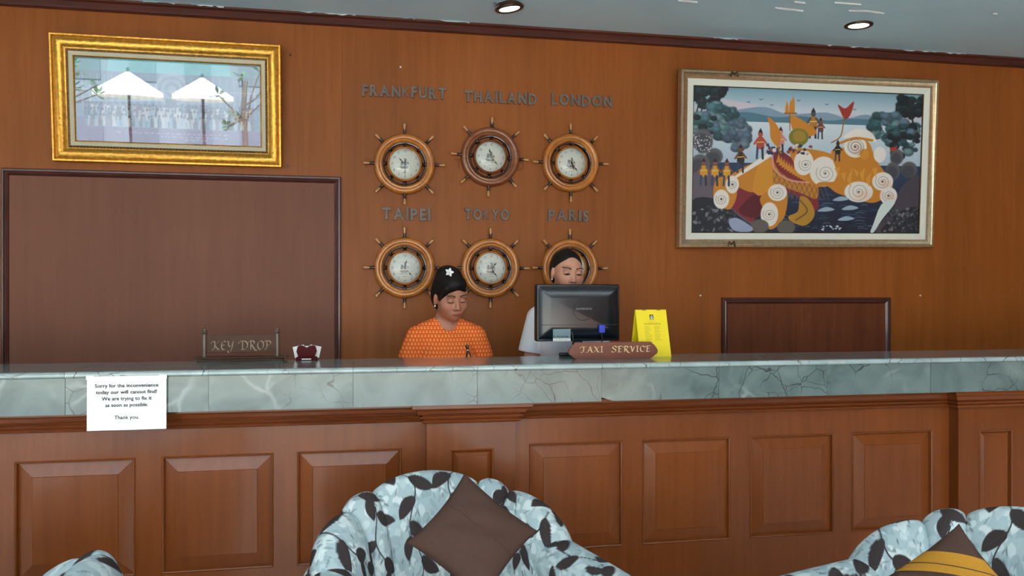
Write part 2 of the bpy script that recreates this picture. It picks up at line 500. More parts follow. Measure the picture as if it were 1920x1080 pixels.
# ------------------------------------------------------------------ dark wall panels
def wall_panel(name, label, u0, u1, vtop, zb, fw, mat):
    x0, x1 = PX(u0, DW - 0.02), PX(u1, DW - 0.02)
    zt = P((u0 + u1) / 2, vtop, DW - 0.02).z
    t = thing(name, label, 'wall panel', ((x0 + x1) / 2, DW, zb))
    w, h = x1 - x0, zt - zb
    MB().box(-w / 2 + fw * 0.5, w / 2 - fw * 0.5, -0.008, 0, 0, h - fw * 0.5).build('board', mat, t)
    prof = [(0, 0), (0, -0.018), (0.004, -0.022), (fw * 0.35, -0.022), (fw * 0.45, -0.017), (fw * 0.6, -0.019), (fw * 0.9, -0.012), (fw * 0.96, -0.0075), (fw, -0.0075), (fw, 0)]
    def rail(a, b):   # one mitred length
        V = []
        for end, (q, s) in ((0, a), (1, b)):
            for i, y in prof:
                V.append((q[0] + s[0] * i, y, q[1] + s[1] * i))
        n = len(prof); m = MB()
        m.add(V, [(i, i + n, (i + 1) % n + n, (i + 1) % n) for i in range(n)] + [tuple(range(n)), tuple(range(2 * n - 1, n - 1, -1))])
        m.build('frame_moulding', MT['darktrim'], t)
    rail(((-w / 2, h), (1, -1)), ((w / 2, h), (-1, -1)))
    rail(((-w / 2, 0), (1, 0)), ((-w / 2, h), (1, -1)))
    rail(((w / 2, 0), (-1, 0)), ((w / 2, h), (-1, -1)))
    return t
wall_panel('wall_panel', 'large dark red-brown framed board on the wall below the gold framed photograph', 1, 639, 323, 0.62, 0.034, MT['darkpanel'])
MT['darkpanel2'] = wood('dark_panel_veneer', (112, 60, 34), (94, 48, 28), rough=0.45, coat=0.0, spec=0.25, scale=(10, 10, 0.6), big=0.12)
wall_panel('wall_panel', 'low dark framed wood panel on the wall below the large figure painting', 1355, 1671, 558, 0.62, 0.036, MT['darkpanel2'])

# ------------------------------------------------------------------ reception desk
BF, PF = 3.005, 2.950        # faces of the bays and of the pilasters
desk = thing('reception_desk', 'long wood panelled reception desk with a grey granite counter', 'reception desk', (0, 0, 0))
XD0, XD1 = -3.2, 5.2
P1 = (PX(800, PF), PX(966, PF)); P2 = (PX(1797, PF), PX(1797, PF) + (PX(966, PF) - PX(800, PF)))
P0 = (P1[0] - (P2[0] - P1[0]), P1[1] - (P2[0] - P1[0]))
PANEL_B, PANEL_T = 0.415, 0.829
def plate(x0, x1, z0, z1, y0, y1, holes):
    """board with rectangular openings that share top and bottom lines"""
    m = MB(); xs = [x0]
    for a, b in holes: xs += [a, b]
    xs.append(x1)
    for i in range(0, len(xs) - 1, 2): m.box(xs[i], xs[i + 1], y0, y1, PANEL_B, PANEL_T)
    m.box(x0, x1, y0, y1, z0, PANEL_B); m.box(x0, x1, y0, y1, PANEL_T, z1)
    return m
def raised_panel(x0, x1, y, bev=0.046, narrow=False):
    w, h = x1 - x0, PANEL_T - PANEL_B
    cx, cz = (x0 + x1) / 2, (PANEL_T + PANEL_B) / 2
    # small bead round the opening
    MB().frame(w, h, [(0, y + 0.012), (0, y - 0.002), (0.003, y - 0.0045), (0.007, y - 0.003), (0.009, y + 0.004), (0.010, y + 0.012)], cx, cz).build('panel_bead', MT['desk'], desk)
    a = 0.0095; d0 = y + 0.010; d1 = y - 0.001
    V = []
    for ins, yy in ((a, d0 + 0.004), (a, d0), (a + bev, d1), (a + bev + 0.0015, d1 - 0.002)):
        for sx, sz in ((-1, -1), (1, -1), (1, 1), (-1, 1)):
            V.append((cx + sx * (w / 2 - ins), yy, cz + sz * (h / 2 - ins)))
    Fc = []
    for k in range(3):
        for i in range(4):
            j = (i + 1) % 4
            Fc.append((k * 4 + i, k * 4 + j, k * 4 + 4 + j, k * 4 + 4 + i))
    Fc.append((12, 13, 14, 15))
    MB().add(V, Fc).build('raised_panel', MT['desk'], desk)
def U(pairs, D): return [(PX(a, D), PX(b, D)) for a, b in pairs]
bays = [
    (P0[1], P1[0], U([(27, 254), (303, 513), (557, 753)], BF)),
    (P1[1], P2[0], U([(992, 1167), (1204, 1369), (1406, 1563), (1597, 1748)], BF)),
]
w = bays[0][2][0]
bays.append((XD0, P0[0], [(P0[0] - 0.62, P0[0] - 0.22)]))
bays.append((P2[1], XD1, [(P2[1] + 0.12, P2[1] + 0.45), (P2[1] + 0.56, P2[1] + 0.89)]))
for x0, x1, ps in bays:
    plate(x0, x1, 0.0, GZ - 0.0, BF, BF + 0.02, ps).build('bay_face', MT['desk'], desk)
    for a, b in ps: raised_panel(a, b, BF)
for (x0, x1), hole in ((P0, None), (P1, (PX(844, PF), PX(926, PF))), (P2, (PX(1835, PF), PX(1898, PF)))):
    hole = hole or (x0 + 0.085, x1 - 0.085)
    m = plate(x0, x1, 0.0, GZ, PF, PF + 0.02, [hole])
    m.box(x0, x0 + 0.02, PF + 0.02, BF + 0.02, 0, GZ); m.box(x1 - 0.02, x1, PF + 0.02, BF + 0.02, 0, GZ)
    m.build('pilaster', MT['desk'], desk)
    raised_panel(hole[0], hole[1], PF, bev=0.016)
# cornice swept along the plan of bays and pilasters, mitred at every step
prof = [(0.0, 0.0), (0.056, 0.0), (0.056, -0.014), (0.052, -0.018), (0.040, -0.019), (0.038, -0.023), (0.036, -0.034), (0.030, -0.040), (0.018, -0.041), (0.017, -0.045), (0.024, -0.046), (0.027, -0.050), (0.024, -0.055), (0.012, -0.057), (0.011, -0.060), (0.018, -0.062), (0.021, -0.066), (0.018, -0.071), (0.008, -0.074), (0.0, -0.076)]
plan = [(XD0, BF), (P0[0], BF), (P0[0], PF), (P0[1], PF), (P0[1], BF), (P1[0], BF), (P1[0], PF), (P1[1], PF), (P1[1], BF), (P2[0], BF), (P2[0], PF), (P2[1], PF), (P2[1], BF), (XD1, BF)]
def offset_pt(i, d):
    def nrm(a, b):
        e = Vector((b[0] - a[0], b[1] - a[1])).normalized(); return Vector((e.y, -e.x))
    p = Vector(plan[i])
    if i == 0: return p + nrm(plan[0], plan[1]) * d
    if i == len(plan) - 1: return p + nrm(plan[-2], plan[-1]) * d
    a, b = nrm(plan[i - 1], plan[i]), nrm(plan[i], plan[i + 1])
    return p + (a + b) * d
runs = [(0, 1), (1, 4), (4, 5), (5, 8), (8, 9), (9, 12), (12, 13)]
for s, e in runs:
    V = []; n = len(prof)
    for i in range(s, e + 1):
        for d, z in prof:
            q = offset_pt(i, d); V.append((q.x, q.y, GZ - 0.001 + z))
    Fc = [(k * n + i, (k + 1) * n + i, (k + 1) * n + i + 1, k * n + i + 1) for k in range(e - s) for i in range(n - 1)]
    MB().add(V, Fc).build('cornice', MT['mould'], desk)
MB().box(XD0, XD1, BF - 0.012, BF + 0.001, 0, 0.12).build('plinth', MT['mould'], desk)
# granite: front tiles, rounded edge strips and top slabs
gb = [XD0, PX(-480, DF), PX(-150, DF), PX(122, DF), PX(391, DF), PX(662, DF), PX(895, DF), PX(1128, DF), PX(1348, DF), PX(1550, DF), PX(1745, DF), PX(1930, DF), PX(2120, DF), XD1]
lip0 = CZ - 0.020
for i in range(len(gb) - 1):
    a, b = gb[i] + 0.0006, gb[i + 1] - 0.0006
    dy = 0.0012 if i % 2 else 0.0
    if abs(gb[i] - PX(1128, DF)) < 1e-6:      # this tile's lower left corner is broken off
        cl = 0.045
        m = MB().prism([(a, GZ + 0.014), (a + cl, GZ), (b, GZ), (b, lip0), (a, lip0)], DF + dy, DF + 0.022)
    else:
        m = MB().box(a, b, DF + dy, DF + 0.022, GZ, lip0)
    m.build('granite_tile', MT['granite'], desk)
    # edge strip with a rounded nose
    pr = [(DF + 0.03, CZ), (DF + 0.002, CZ), (DF - 0.004, CZ - 0.002), (DF - 0.009, CZ - 0.007), (DF - 0.009, CZ - 0.013), (DF - 0.005, CZ - 0.018), (DF + 0.002, CZ - 0.020), (DF + 0.03, CZ - 0.020)]
    V = [(a, y, z) for y, z in pr] + [(b, y, z) for y, z in pr]; n = len(pr)
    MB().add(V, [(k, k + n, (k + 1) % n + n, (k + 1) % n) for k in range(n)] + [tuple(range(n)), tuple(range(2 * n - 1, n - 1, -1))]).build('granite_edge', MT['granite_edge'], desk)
    MB().box(a, b, DF + 0.03, DB, CZ - 0.02, CZ).build('granite_slab', MT['granite'], desk)
# staff side: carcass and the lower working top
MB().box(XD0, XD1, BF + 0.02, DB - 0.01, 0, CZ - 0.02).build('carcass', MT['mould'], desk)
MB().box(XD0, XD1, DB - 0.01, 3.52, 0.94, 0.975).build('staff_worktop', MT['mould'], desk)
# ------------------------------------------------------------------ framed pictures
def raster(w, h, nx, ny):
    """empty picture: X right, Y down grids in 0..1"""
    xs = (np.arange(nx)) / (nx - 1); ys = np.arange(ny) / (ny - 1)
    return np.meshgrid(xs, ys)
class Paint:
    def __init__(s, nx, ny, ex, ey):
        """nx, ny samples over a sheet measured 0..ex, 0..ey (y down)"""
        s.nx, s.ny = nx, ny
        s.X, s.Y = np.meshgrid(np.linspace(0, ex, nx), np.linspace(0, ey, ny))
        s.C = np.zeros((ny, nx, 3)); s.px = ex / nx
    def mix(s, a, c):
        a = np.clip(a, 0, 1)[..., None]
        s.C = s.C * (1 - a) + np.asarray(c, float) * a
    def grad(s, y0, y1, c0, c1):
        t = np.clip((s.Y - y0) / (y1 - y0), 0, 1)[..., None]
        m = ((s.Y >= y0) & (s.Y <= y1))[..., None]
        s.C = np.where(m, np.array(c0) * (1 - t) + np.array(c1) * t, s.C)
    def ell(s, cx, cy, rx, ry, c, rot=0, soft=None, a=1.0):
        dx, dy = s.X - cx, s.Y - cy
        ca, sa = math.cos(rot), math.sin(rot)
        u, v = (dx * ca + dy * sa) / rx, (-dx * sa + dy * ca) / ry
        d = (np.sqrt(u * u + v * v) - 1) * min(rx, ry)
        s.mix(a * np.clip(0.5 - d / (soft or s.px * 1.2), 0, 1), c)
    def poly(s, pts, c, a=1.0, smooth=0):
        if smooth: pts = smooth_loop(pts, smooth)
        P_ = np.asarray(pts, float)
        ins = np.zeros(s.X.shape, bool); dist = np.full(s.X.shape, 1e9)
        x0, y0 = P_.min(0) - 3 * s.px; x1, y1 = P_.max(0) + 3 * s.px
        jx = np.searchsorted(s.X[0], [x0, x1]); jy = np.searchsorted(s.Y[:, 0], [y0, y1])
        sl = (slice(jy[0], jy[1] + 1), slice(jx[0], jx[1] + 1))
        X, Y = s.X[sl], s.Y[sl]
        if X.size == 0: return
        ins = np.zeros(X.shape, bool); dist = np.full(X.shape, 1e9)
        for i in range(len(P_)):
            (ax, ay), (bx, by) = P_[i - 1], P_[i]
            if ay != by:
                ins ^= ((ay > Y) != (by > Y)) & (X < (bx - ax) * (Y - ay) / (by - ay) + ax)
            dx, dy = bx - ax, by - ay; L2 = dx * dx + dy * dy + 1e-12
            t = np.clip(((X - ax) * dx + (Y - ay) * dy) / L2, 0, 1)
            dist = np.minimum(dist, np.hypot(X - ax - t * dx, Y - ay - t * dy))
        al = np.clip(0.5 + np.where(ins, dist, -dist) / s.px, 0, 1) * a
        s.C[sl] = s.C[sl] * (1 - al[..., None]) + np.asarray(c, float) * al[..., None]
    def line(s, pts, wd, c, a=1.0, smooth=0):
        if smooth: pts = smooth_line(pts, smooth)
        P_ = np.asarray(pts, float)
        x0, y0 = P_.min(0) - wd - 2 * s.px; x1, y1 = P_.max(0) + wd + 2 * s.px
        jx = np.searchsorted(s.X[0], [x0, x1]); jy = np.searchsorted(s.Y[:, 0], [y0, y1])
        sl = (slice(jy[0], jy[1] + 1), slice(jx[0], jx[1] + 1))
        X, Y = s.X[sl], s.Y[sl]
        if X.size == 0: return
        dist = np.full(X.shape, 1e9)
        for i in range(1, len(P_)):
            (ax, ay), (bx, by) = P_[i - 1], P_[i]
            dx, dy = bx - ax, by - ay; L2 = dx * dx + dy * dy + 1e-12
            t = np.clip(((X - ax) * dx + (Y - ay) * dy) / L2, 0, 1)
            dist = np.minimum(dist, np.hypot(X - ax - t * dx, Y - ay - t * dy))
        al = np.clip(0.5 - (dist - wd / 2) / s.px, 0, 1) * a
        s.C[sl] = s.C[sl] * (1 - al[..., None]) + np.asarray(c, float) * al[..., None]
    def sheet(s, name, w, h, mat, parent, y=0.0, cx=0, cz=0):
        xs = np.linspace(-w / 2, w / 2, s.nx) + cx; zs = np.linspace(h / 2, -h / 2, s.ny) + cz
        Xg, Zg = np.meshgrid(xs, zs)
        V = np.stack([Xg, np.full_like(Xg, y), Zg], -1).reshape(-1, 3)
        idx = np.arange(s.nx * s.ny).reshape(s.ny, s.nx)
        Q = np.stack([idx[1:, :-1], idx[1:, 1:], idx[:-1, 1:], idx[:-1, :-1]], -1).reshape(-1, 4)
        return big_mesh(name, V, Q, mat, parent, srgb_arr(s.C).reshape(-1, 3), smooth=False)
def smooth_line(pts, n=4):
    out = []
    for i in range(len(pts) - 1):
        p0 = pts[max(i - 1, 0)]; p1 = pts[i]; p2 = pts[i + 1]; p3 = pts[min(i + 2, len(pts) - 1)]
        for k in range(n):
            t = k / n
            out.append(tuple(0.5 * (2 * b + (c - a) * t + (2 * a - 5 * b + 4 * c - d) * t * t + (3 * b - a - 3 * c + d) * t ** 3) for a, b, c, d in zip(p0, p1, p2, p3)))
    out.append(tuple(pts[-1])); return out
def smooth_loop(pts, n=4):
    m = len(pts); out = []
    for i in range(m):
        p0, p1, p2, p3 = pts[i - 1], pts[i], pts[(i + 1) % m], pts[(i + 2) % m]
        for k in range(n):
            t = k / n
            out.append(tuple(0.5 * (2 * b + (c - a) * t + (2 * a - 5 * b + 4 * c - d) * t * t + (3 * b - a - 3 * c + d) * t ** 3) for a, b, c, d in zip(p0, p1, p2, p3)))
    return out

# --- gold framed group photograph, hung leaning a little forward
def hang(name, label, cat, ub, vb, w, lean, roll=0.0):
    p = P(ub, vb, DW - 0.003)
    t = thing(name, label, cat, p)
    t.rotation_euler = (lean, roll, 0)
    return t
gp_w = (P(536, 200, 4.08) - P(105, 200, 4.08)).x
gp_h = 0.592
gp = hang('framed_photograph', 'wide group photograph behind glass in an ornate gold frame', 'picture', 321.5, 309, gp_w, math.radians(4.8))
cz = gp_h / 2
MB().frame(gp_w, gp_h, [(0, 0), (0, -0.034), (0.003, -0.038), (0.010, -0.038), (0.013, -0.034), (0.016, -0.032), (0.030, -0.040), (0.042, -0.038), (0.055, -0.028), (0.064, -0.021), (0.066, -0.021), (0.066, 0)], 0, cz).build('frame', MT['gold'], gp, True)
MB().frame(gp_w - 0.13, gp_h - 0.13, [(0, 0), (0, -0.020), (0.012, -0.018), (0.013, 0)], 0, cz).build('inner_channel', MT['golddark'], gp)
bd = MB(); bw, bh = gp_w - 0.142, gp_h - 0.142      # rope of gold beads in the channel
def bead(x, z, hor):
    c = 0.0042; d = 0.0062 if hor else 0.0036; e = 0.0036 if hor else 0.0062
    bd.add([(x - d, -0.019, z - e * .4), (x, -0.019, z - e), (x + d, -0.019, z + e * .4), (x, -0.019, z + e), (x, -0.0235, z)], [(0, 1, 4), (1, 2, 4), (2, 3, 4), (3, 0, 4)])
n = int(bw / 0.0145)
for i in range(n + 1):
    for s in (-1, 1): bead(-bw / 2 + bw * i / n, cz + s * bh / 2, True)
n = int(bh / 0.0145)
for i in range(1, n):
    for s in (-1, 1): bead(s * bw / 2, cz - bh / 2 + bh * i / n, False)
o = bd.build('bead_rope', MT['gold'], gp); o['kind'] = 'stuff'
MB().frame(gp_w - 0.154, gp_h - 0.154, [(0, 0), (0, -0.018), (0.018, -0.014), (0.018, 0)], 0, cz).build('linen_liner', MT['liner'], gp)
MB().frame(gp_w - 0.190, gp_h - 0.190, [(0, 0), (0, -0.017), (0.003, -0.018), (0.006, -0.014), (0.006, 0)], 0, cz).build('inner_fillet', MT['gold'], gp)
pw, ph = gp_w - 0.200, gp_h - 0.200
MB().box(-gp_w / 2 + 0.01, gp_w / 2 - 0.01, -0.004, -0.001, 0.01, gp_h - 0.01).build('backing_board', MT['golddark'], gp)
# the print: long pale building with an arched fanlight, rows of people before it, a purple carpet with a caption
pr = Paint(400, 180, 400, 180)
pr.C[:] = (112, 138, 158)
pr.grad(0, 28, (60, 190, 190), (90, 200, 200)); pr.grad(28, 110, (104, 126, 150), (120, 140, 160))
pr.poly([(0, 0), (70, 0), (64, 70), (0, 90)], (70, 110, 110), 0.6); pr.poly([(330, 0), (400, 0), (400, 70), (340, 60)], (120, 140, 150), 0.8)
for k in range(26):
    x = 4 + k * 15.5
    pr.poly([(x, 70), (x + 8, 70), (x + 8, 100), (x, 100)], (78, 98, 124), 0.7)
    pr.line([(x + 11, 34), (x + 11, 112)], 1.6, (150, 166, 180), 0.7)
for r in range(38, 6, -7):
    pr.ell(205, 62, r, r * 0.95, (150, 160, 176) if (r // 7) % 2 else (92, 108, 136), a=0.8)
pr.line([(0, 68), (400, 62)], 2, (160, 174, 186), 0.7); pr.line([(30, 92), (262, 82)], 3, (190, 204, 212), 0.7)
pr.poly([(190, 82), (214, 82), (214, 120), (190, 120)], (60, 70, 92), 0.9)
rg = random.Random(11)
for row, yb in ((0, 122), (1, 132), (2, 146)):
    for k in range(46):
        x = 20 + k * 7.9 + rg.uniform(-2, 2) + row * 3
        hgt = rg.uniform(26, 32); cc = rg.choice([(206, 208, 212), (42, 48, 62), (188, 196, 206), (224, 222, 220), (70, 90, 120), (150, 176, 196), (120, 96, 110)])
        pr.poly([(x - 2.6, yb - hgt * .72), (x + 2.6, yb - hgt * .72), (x + 4.2, yb), (x - 4.2, yb)], cc, 0.95)
        pr.ell(x, yb - hgt * .80, 2.0, 2.7, (150, 116, 104)); pr.ell(x, yb - hgt * .87, 2.2, 1.8, (36, 34, 42))
pr.grad(147, 180, (128, 96, 140), (116, 84, 130)); pr.poly([(0, 128), (20, 126), (24, 180), (0, 180)], (126, 96, 140), 0.8)
for yy, x0, x1 in ((158, 85, 318), (165, 180, 330), (171, 232, 272)):
    x = x0
    while x < x1:
        l = rg.uniform(4, 13)
        pts = [(x + i * 1.3, yy + rg.uniform(-1.7, 1.7)) for i in range(max(3, int(l / 1.3)))]
        pr.line(pts, 0.9, (240, 236, 240), 0.95); x += l + 3
pr.sheet('photo_print', pw, ph, MT['print'], gp, -0.006, 0, cz)
MB().box(-pw / 2 - 0.004, pw / 2 + 0.004, -0.0125, -0.0105, cz - ph / 2 - 0.004, cz + ph / 2 + 0.004).build('glass_pane', MT['glass'], gp)

# --- large painting in a champagne frame
pt_w = (P(1764, 150, 4.07) - P(1285, 128, 4.07)).x
pt_h = (P(1285, 128, 4.06) - P(1277, 462, 4.12)).z * 1.0
pt = hang('framed_painting', 'large painting of ochre, white and maroon swirled forms over dark water, in a champagne frame', 'painting', 1512, 464.5, pt_w, math.radians(3.6), -math.radians(0.65))
cz = pt_h / 2
MB().frame(pt_w, pt_h, [(0, 0), (0, -0.036), (0.005, -0.042), (0.016, -0.042), (0.022, -0.036), (0.034, -0.030), (0.044, -0.028), (0.047, -0.024), (0.047, 0)], 0, cz).build('frame', MT['champ'], pt, True)
MB().frame(pt_w - 0.092, pt_h - 0.092, [(0, 0), (0, -0.026), (0.004, -0.027), (0.034, -0.022), (0.036, -0.020), (0.036, 0)], 0, cz).build('cream_liner', MT['liner_white'], pt)
MB().frame(pt_w - 0.162, pt_h - 0.162, [(0, 0), (0, -0.021), (0.004, -0.019), (0.004, 0)], 0, cz).build('dark_slip', MT['golddark'], pt)
MB().box(-pt_w / 2 + 0.01, pt_w / 2 - 0.01, -0.004, -0.001, 0.01, pt_h - 0.01).build('backing_board', MT['golddark'], pt)
for zz in (pt_h - 0.02, 0.02):
    tie = MB()
    x = -pt_w / 2 + pt_w * 0.195
    tie.tube([(x - 0.020, -0.043, zz - 0.012), (x - 0.012, -0.046, zz + 0.014), (x, -0.044, zz), (x + 0.014, -0.046, zz + 0.016), (x + 0.022, -0.043, zz - 0.014)], 0.0045, 6)
    tie.build('cord_tie', MT['golddark'], pt, True)
cw, ch = pt_w - 0.168, pt_h - 0.168
# canvas drawn on a sheet measured 1212 x 780
A = Paint(560, 360, 1212, 780)
A.C[:] = (30, 44, 66)
A.grad(0, 120, (118, 158, 176), (196, 204, 214)); A.grad(120, 190, (196, 190, 206), (178, 200, 210))
A.poly([(150, 60), (330, 90), (260, 130), (120, 130)], (214, 190, 200), 0.6)
A.poly([(120, 150), (250, 112), (370, 98), (470, 130), (560, 128), (690, 116), (800, 142), (900, 120), (980, 140), (1200, 170), (1200, 200), (120, 200)], (126, 150, 172), smooth=4)
A.poly([(100, 165), (260, 128), (420, 150), (560, 140), (700, 160), (860, 145), (1212, 170), (1212, 215), (100, 215)], (78, 118, 138), smooth=4)
A.grad(180, 400, (206, 218, 226), (170, 190, 206))
A.grad(400, 780, (44, 62, 92), (18, 28, 48))
r = random.Random(5)
def bush(cx, cy, rx, ry, n, pal, rr):
    for _ in range(n):
        t, q = r.uniform(0, 6.28), math.sqrt(r.random())
        x, y, c = cx + rx * q * math.cos(t), cy + ry * q * math.sin(t), r.choice(pal)
        k = r.uniform(0.6, 1.2) * rr
        A.ell(x, y, k, k * 0.8, [v * 0.62 for v in c], soft=5)
        A.ell(x - k * .15, y - k * .25, k * 0.75, k * 0.55, c, soft=rr * 0.6, a=0.85)
teal = [(60, 104, 112), (82, 130, 140), (52, 88, 96), (120, 152, 160), (100, 126, 148)]
dark = [(30, 50, 58), (24, 40, 50), (44, 66, 70)]
bush(60, 40, 110, 70, 70, dark, 22)
for x in (20, 42, 70): A.line([(x + 20, 40), (x, 130), (x - 10, 230)], 7, (36, 40, 48), smooth=4)
bush(150, 180, 90, 90, 60, teal, 26); bush(230, 250, 60, 80, 36, [(96, 118, 140), (120, 140, 156), (80, 100, 124)], 26); bush(60, 200, 70, 60, 36, teal + dark, 22)
bush(1150, 60, 80, 70, 60, dark, 20); A.line([(1140, 60), (1170, 200), (1160, 330)], 10, (34, 38, 46), smooth=4)
bush(1020, 190, 90, 90, 60, teal, 24); bush(1120, 250, 80, 110, 50, dark + teal, 24)
for cx, cy, rx, ry in ((52, 290, 50, 66), (110, 370, 44, 44), (40, 420, 50, 60), (1080, 350, 36, 44), (1150, 420, 46, 44), (1060, 430, 40, 50)):
    A.ell(cx, cy, rx, ry, (92, 92, 98), soft=8); A.ell(cx - 6, cy + 10, rx * .8, ry * .75, (66, 68, 76), soft=14)
for _ in range(60):
    A.ell(r.uniform(10, 90), r.uniform(260, 350), 2.5, 2.5, (226, 226, 230))
A.poly([(0, 470), (150, 480), (230, 560), (300, 700), (330, 780), (0, 780)], (98, 88, 100), smooth=4)
A.poly([(0, 610), (120, 600), (240, 690), (330, 780), (0, 780)], (28, 34, 44), smooth=4)
A.poly([(1212, 460), (1110, 520), (1080, 620), (1020, 700), (980, 780), (1212, 780)], (70, 66, 76), smooth=4)
A.poly([(1212, 640), (1120, 650), (1040, 720), (1010, 780), (1212, 780)], (30, 36, 44), smooth=4)
for _ in range(150):
    if r.random() < .5: x, y = r.uniform(0, 290), r.uniform(640, 770)
    else: x, y = r.uniform(1010, 1210), r.uniform(640, 770)
    A.ell(x, y, r.uniform(5, 14), r.uniform(4, 9), r.choice([(52, 62, 70), (80, 84, 92), (36, 44, 54), (120, 118, 130)]), rot=r.uniform(0, 3), soft=3)
for _ in range(70):
    x, y, l = r.uniform(330, 960), r.uniform(560, 770), r.uniform(20, 70)
    A.line([(x, y), (x + l / 2, y - 5), (x + l, y)], 3, r.choice([(92, 126, 160), (150, 176, 196), (60, 88, 124)]), 0.6, smooth=3)
O, Od, W, MR, MRd = (196, 126, 40), (150, 92, 34), (232, 226, 218), (126, 40, 52), (88, 26, 38)
def spiral(cx, cy, rad, turns=2.6, c=(120, 104, 96)):
    pts = [(cx + rad * (k / 46) * math.cos(turns * 6.283 * k / 46), cy + rad * (k / 46) * math.sin(turns * 6.283 * k / 46)) for k in range(47)]
    A.line(pts, 2.5, c, 0.75); A.ell(cx, cy, 5, 5, (60, 44, 44))
# long flowing body: cloth on the left, a diamond-netted saddle, swirled white limbs to the right
A.poly([(130, 560), (160, 500), (250, 460), (420, 470), (560, 500), (640, 560), (660, 640), (610, 660), (560, 590), (470, 560), (400, 600), (330, 700), (300, 720), (220, 660)], MR, smooth=5)
A.poly([(240, 660), (330, 560), (420, 540), (400, 640), (330, 700)], MRd, smooth=4)
A.poly([(190, 480), (330, 390), (395, 370), (520, 400), (640, 480), (650, 590), (560, 560), (420, 520), (300, 560)], O, smooth=5)
for k in range(12):
    A.line([(400 + k * 26, 420 + k * 4), (330 + k * 26, 560 + k * 5)], 5, (112, 84, 78), 0.7); A.line([(370 + k * 26, 440), (450 + k * 24, 590)], 5, (112, 84, 78), 0.7)
A.poly([(350, 380), (400, 372), (410, 560), (310, 556)], (206, 140, 44), smooth=3)
A.poly([(415, 340), (470, 340), (640, 480), (600, 500), (500, 480), (430, 420)], MR, smooth=4)
for k in range(13):
    t = k / 12; x, y = 432 + 170 * t, 372 + 110 * t ** 0.8
    A.poly([(x - 4, y + 26), (x + 10, y - 26), (x + 22, y + 22)], (206, 140, 44), 0.95)
A.line([(410, 350), (420, 430), (500, 490), (620, 502)], 7, (214, 150, 150), smooth=5)
A.poly([(210, 480), (380, 350), (390, 372), (240, 474), (196, 500)], W, smooth=3)
A.poly([(500, 330), (620, 320), (760, 360), (790, 440), (740, 510), (640, 520), (560, 450)], O, smooth=5)
for cx, cy, rx, ry in ((575, 395, 52, 68), (682, 440, 74, 82)): A.ell(cx, cy, rx, ry, W, soft=4); spiral(cx + 10, cy + 10, rx * .7)
A.poly([(720, 330), (800, 300), (840, 240), (920, 270), (960, 360), (1010, 430), (1060, 500), (1040, 560), (960, 610), (860, 590), (760, 560), (700, 520), (640, 530), (660, 500), (760, 480)], O, smooth=5)
for cx, cy, rx, ry in ((850, 300, 62, 60), (875, 550, 78, 58), (1005, 490, 58, 52), (1040, 570, 48, 50)): A.ell(cx, cy, rx, ry, W, soft=4); A.ell(cx + rx * .3, cy + ry * .35, rx * .5, ry * .5, (226, 186, 160), soft=26, a=.5); spiral(cx, cy, rx * .72)
A.poly([(780, 250), (850, 200), (930, 215), (965, 270), (920, 262), (860, 250)], W, smooth=4)
A.line([(770, 280), (850, 252), (940, 262)], 14, O, smooth=4)
for k in range(7): A.poly([(740 + k * 34, 420 + (k % 3) * 30), (770 + k * 34, 410 + (k % 2) * 30), (762 + k * 34, 470 + (k % 3) * 26)], (214, 150, 60), 0.9)
A.ell(985, 340, 34, 44, W, soft=4); A.ell(900, 340, 26, 30, (206, 140, 44)); spiral(850, 300, 48, 3.2, (90, 70, 66))
A.poly([(1000, 620), (1060, 590), (1076, 612), (1010, 700), (965, 775), (945, 775), (960, 730)], (214, 224, 222), smooth=3)
# left feet and trailing cloth
for pts in ([(120, 500), (180, 480), (230, 560), (200, 650), (150, 640), (110, 590)], [(350, 590), (420, 540), (490, 560), (480, 690), (420, 760), (380, 740), (370, 660)]):
    A.poly(pts, O, smooth=5)
for cx, cy, rx, ry in ((150, 600, 40, 52), (205, 520, 34, 48), (440, 560, 50, 46), (400, 680, 46, 66)): A.ell(cx, cy, rx, ry, W, soft=4); spiral(cx, cy, rx * .75)
A.poly([(560, 580), (610, 600), (640, 680), (590, 740), (520, 720), (500, 690), (550, 660)], (176, 130, 44), smooth=5)
A.line([(560, 600), (600, 660), (540, 710)], 8, (120, 84, 40), smooth=5)
for cx, cy in ((350, 745), (490, 750)): A.ell(cx, cy, 48, 38, (96, 92, 88), soft=6)
A.poly([(190, 720), (230, 700), (310, 750), (300, 775), (220, 770)], (150, 160, 190), smooth=4)
for cx, cy in ((700, 650), (780, 590), (830, 640), (810, 700)): A.poly([(cx - 46, cy + 8), (cx, cy - 14), (cx + 46, cy), (cx, cy + 12)], (150, 172, 190), smooth=4)
# small procession above: pavilion, banners, attendants, shown as little colour masses
def attendant(x, y, s, robe, skin=(120, 70, 50)):
    A.poly([(x - 14 * s, y), (x - 10 * s, y - 42 * s), (x + 10 * s, y - 42 * s), (x + 15 * s, y)], robe, smooth=2)
    A.line([(x - 10 * s, y - 36 * s), (x - 22 * s, y - 16 * s)], 7 * s, skin); A.line([(x + 10 * s, y - 36 * s), (x + 22 * s, y - 20 * s)], 7 * s, skin)
    A.ell(x, y - 54 * s, 9 * s, 12 * s, skin); A.poly([(x - 9 * s, y - 60 * s), (x, y - 78 * s), (x + 9 * s, y - 60 * s)], (40, 34, 40))
    A.line([(x - 10 * s, y), (x - 12 * s, y + 40 * s)], 8 * s, (50, 70, 96)); A.line([(x + 8 * s, y), (x + 10 * s, y + 40 * s)], 8 * s, (40, 46, 60))
    A.line([(x - 12 * s, y - 22 * s), (x + 12 * s, y - 24 * s)], 4 * s, (220, 190, 90))
for x in (58, 115, 175): attendant(x, 475, 1.25, (206, 150, 50), (140, 84, 64))
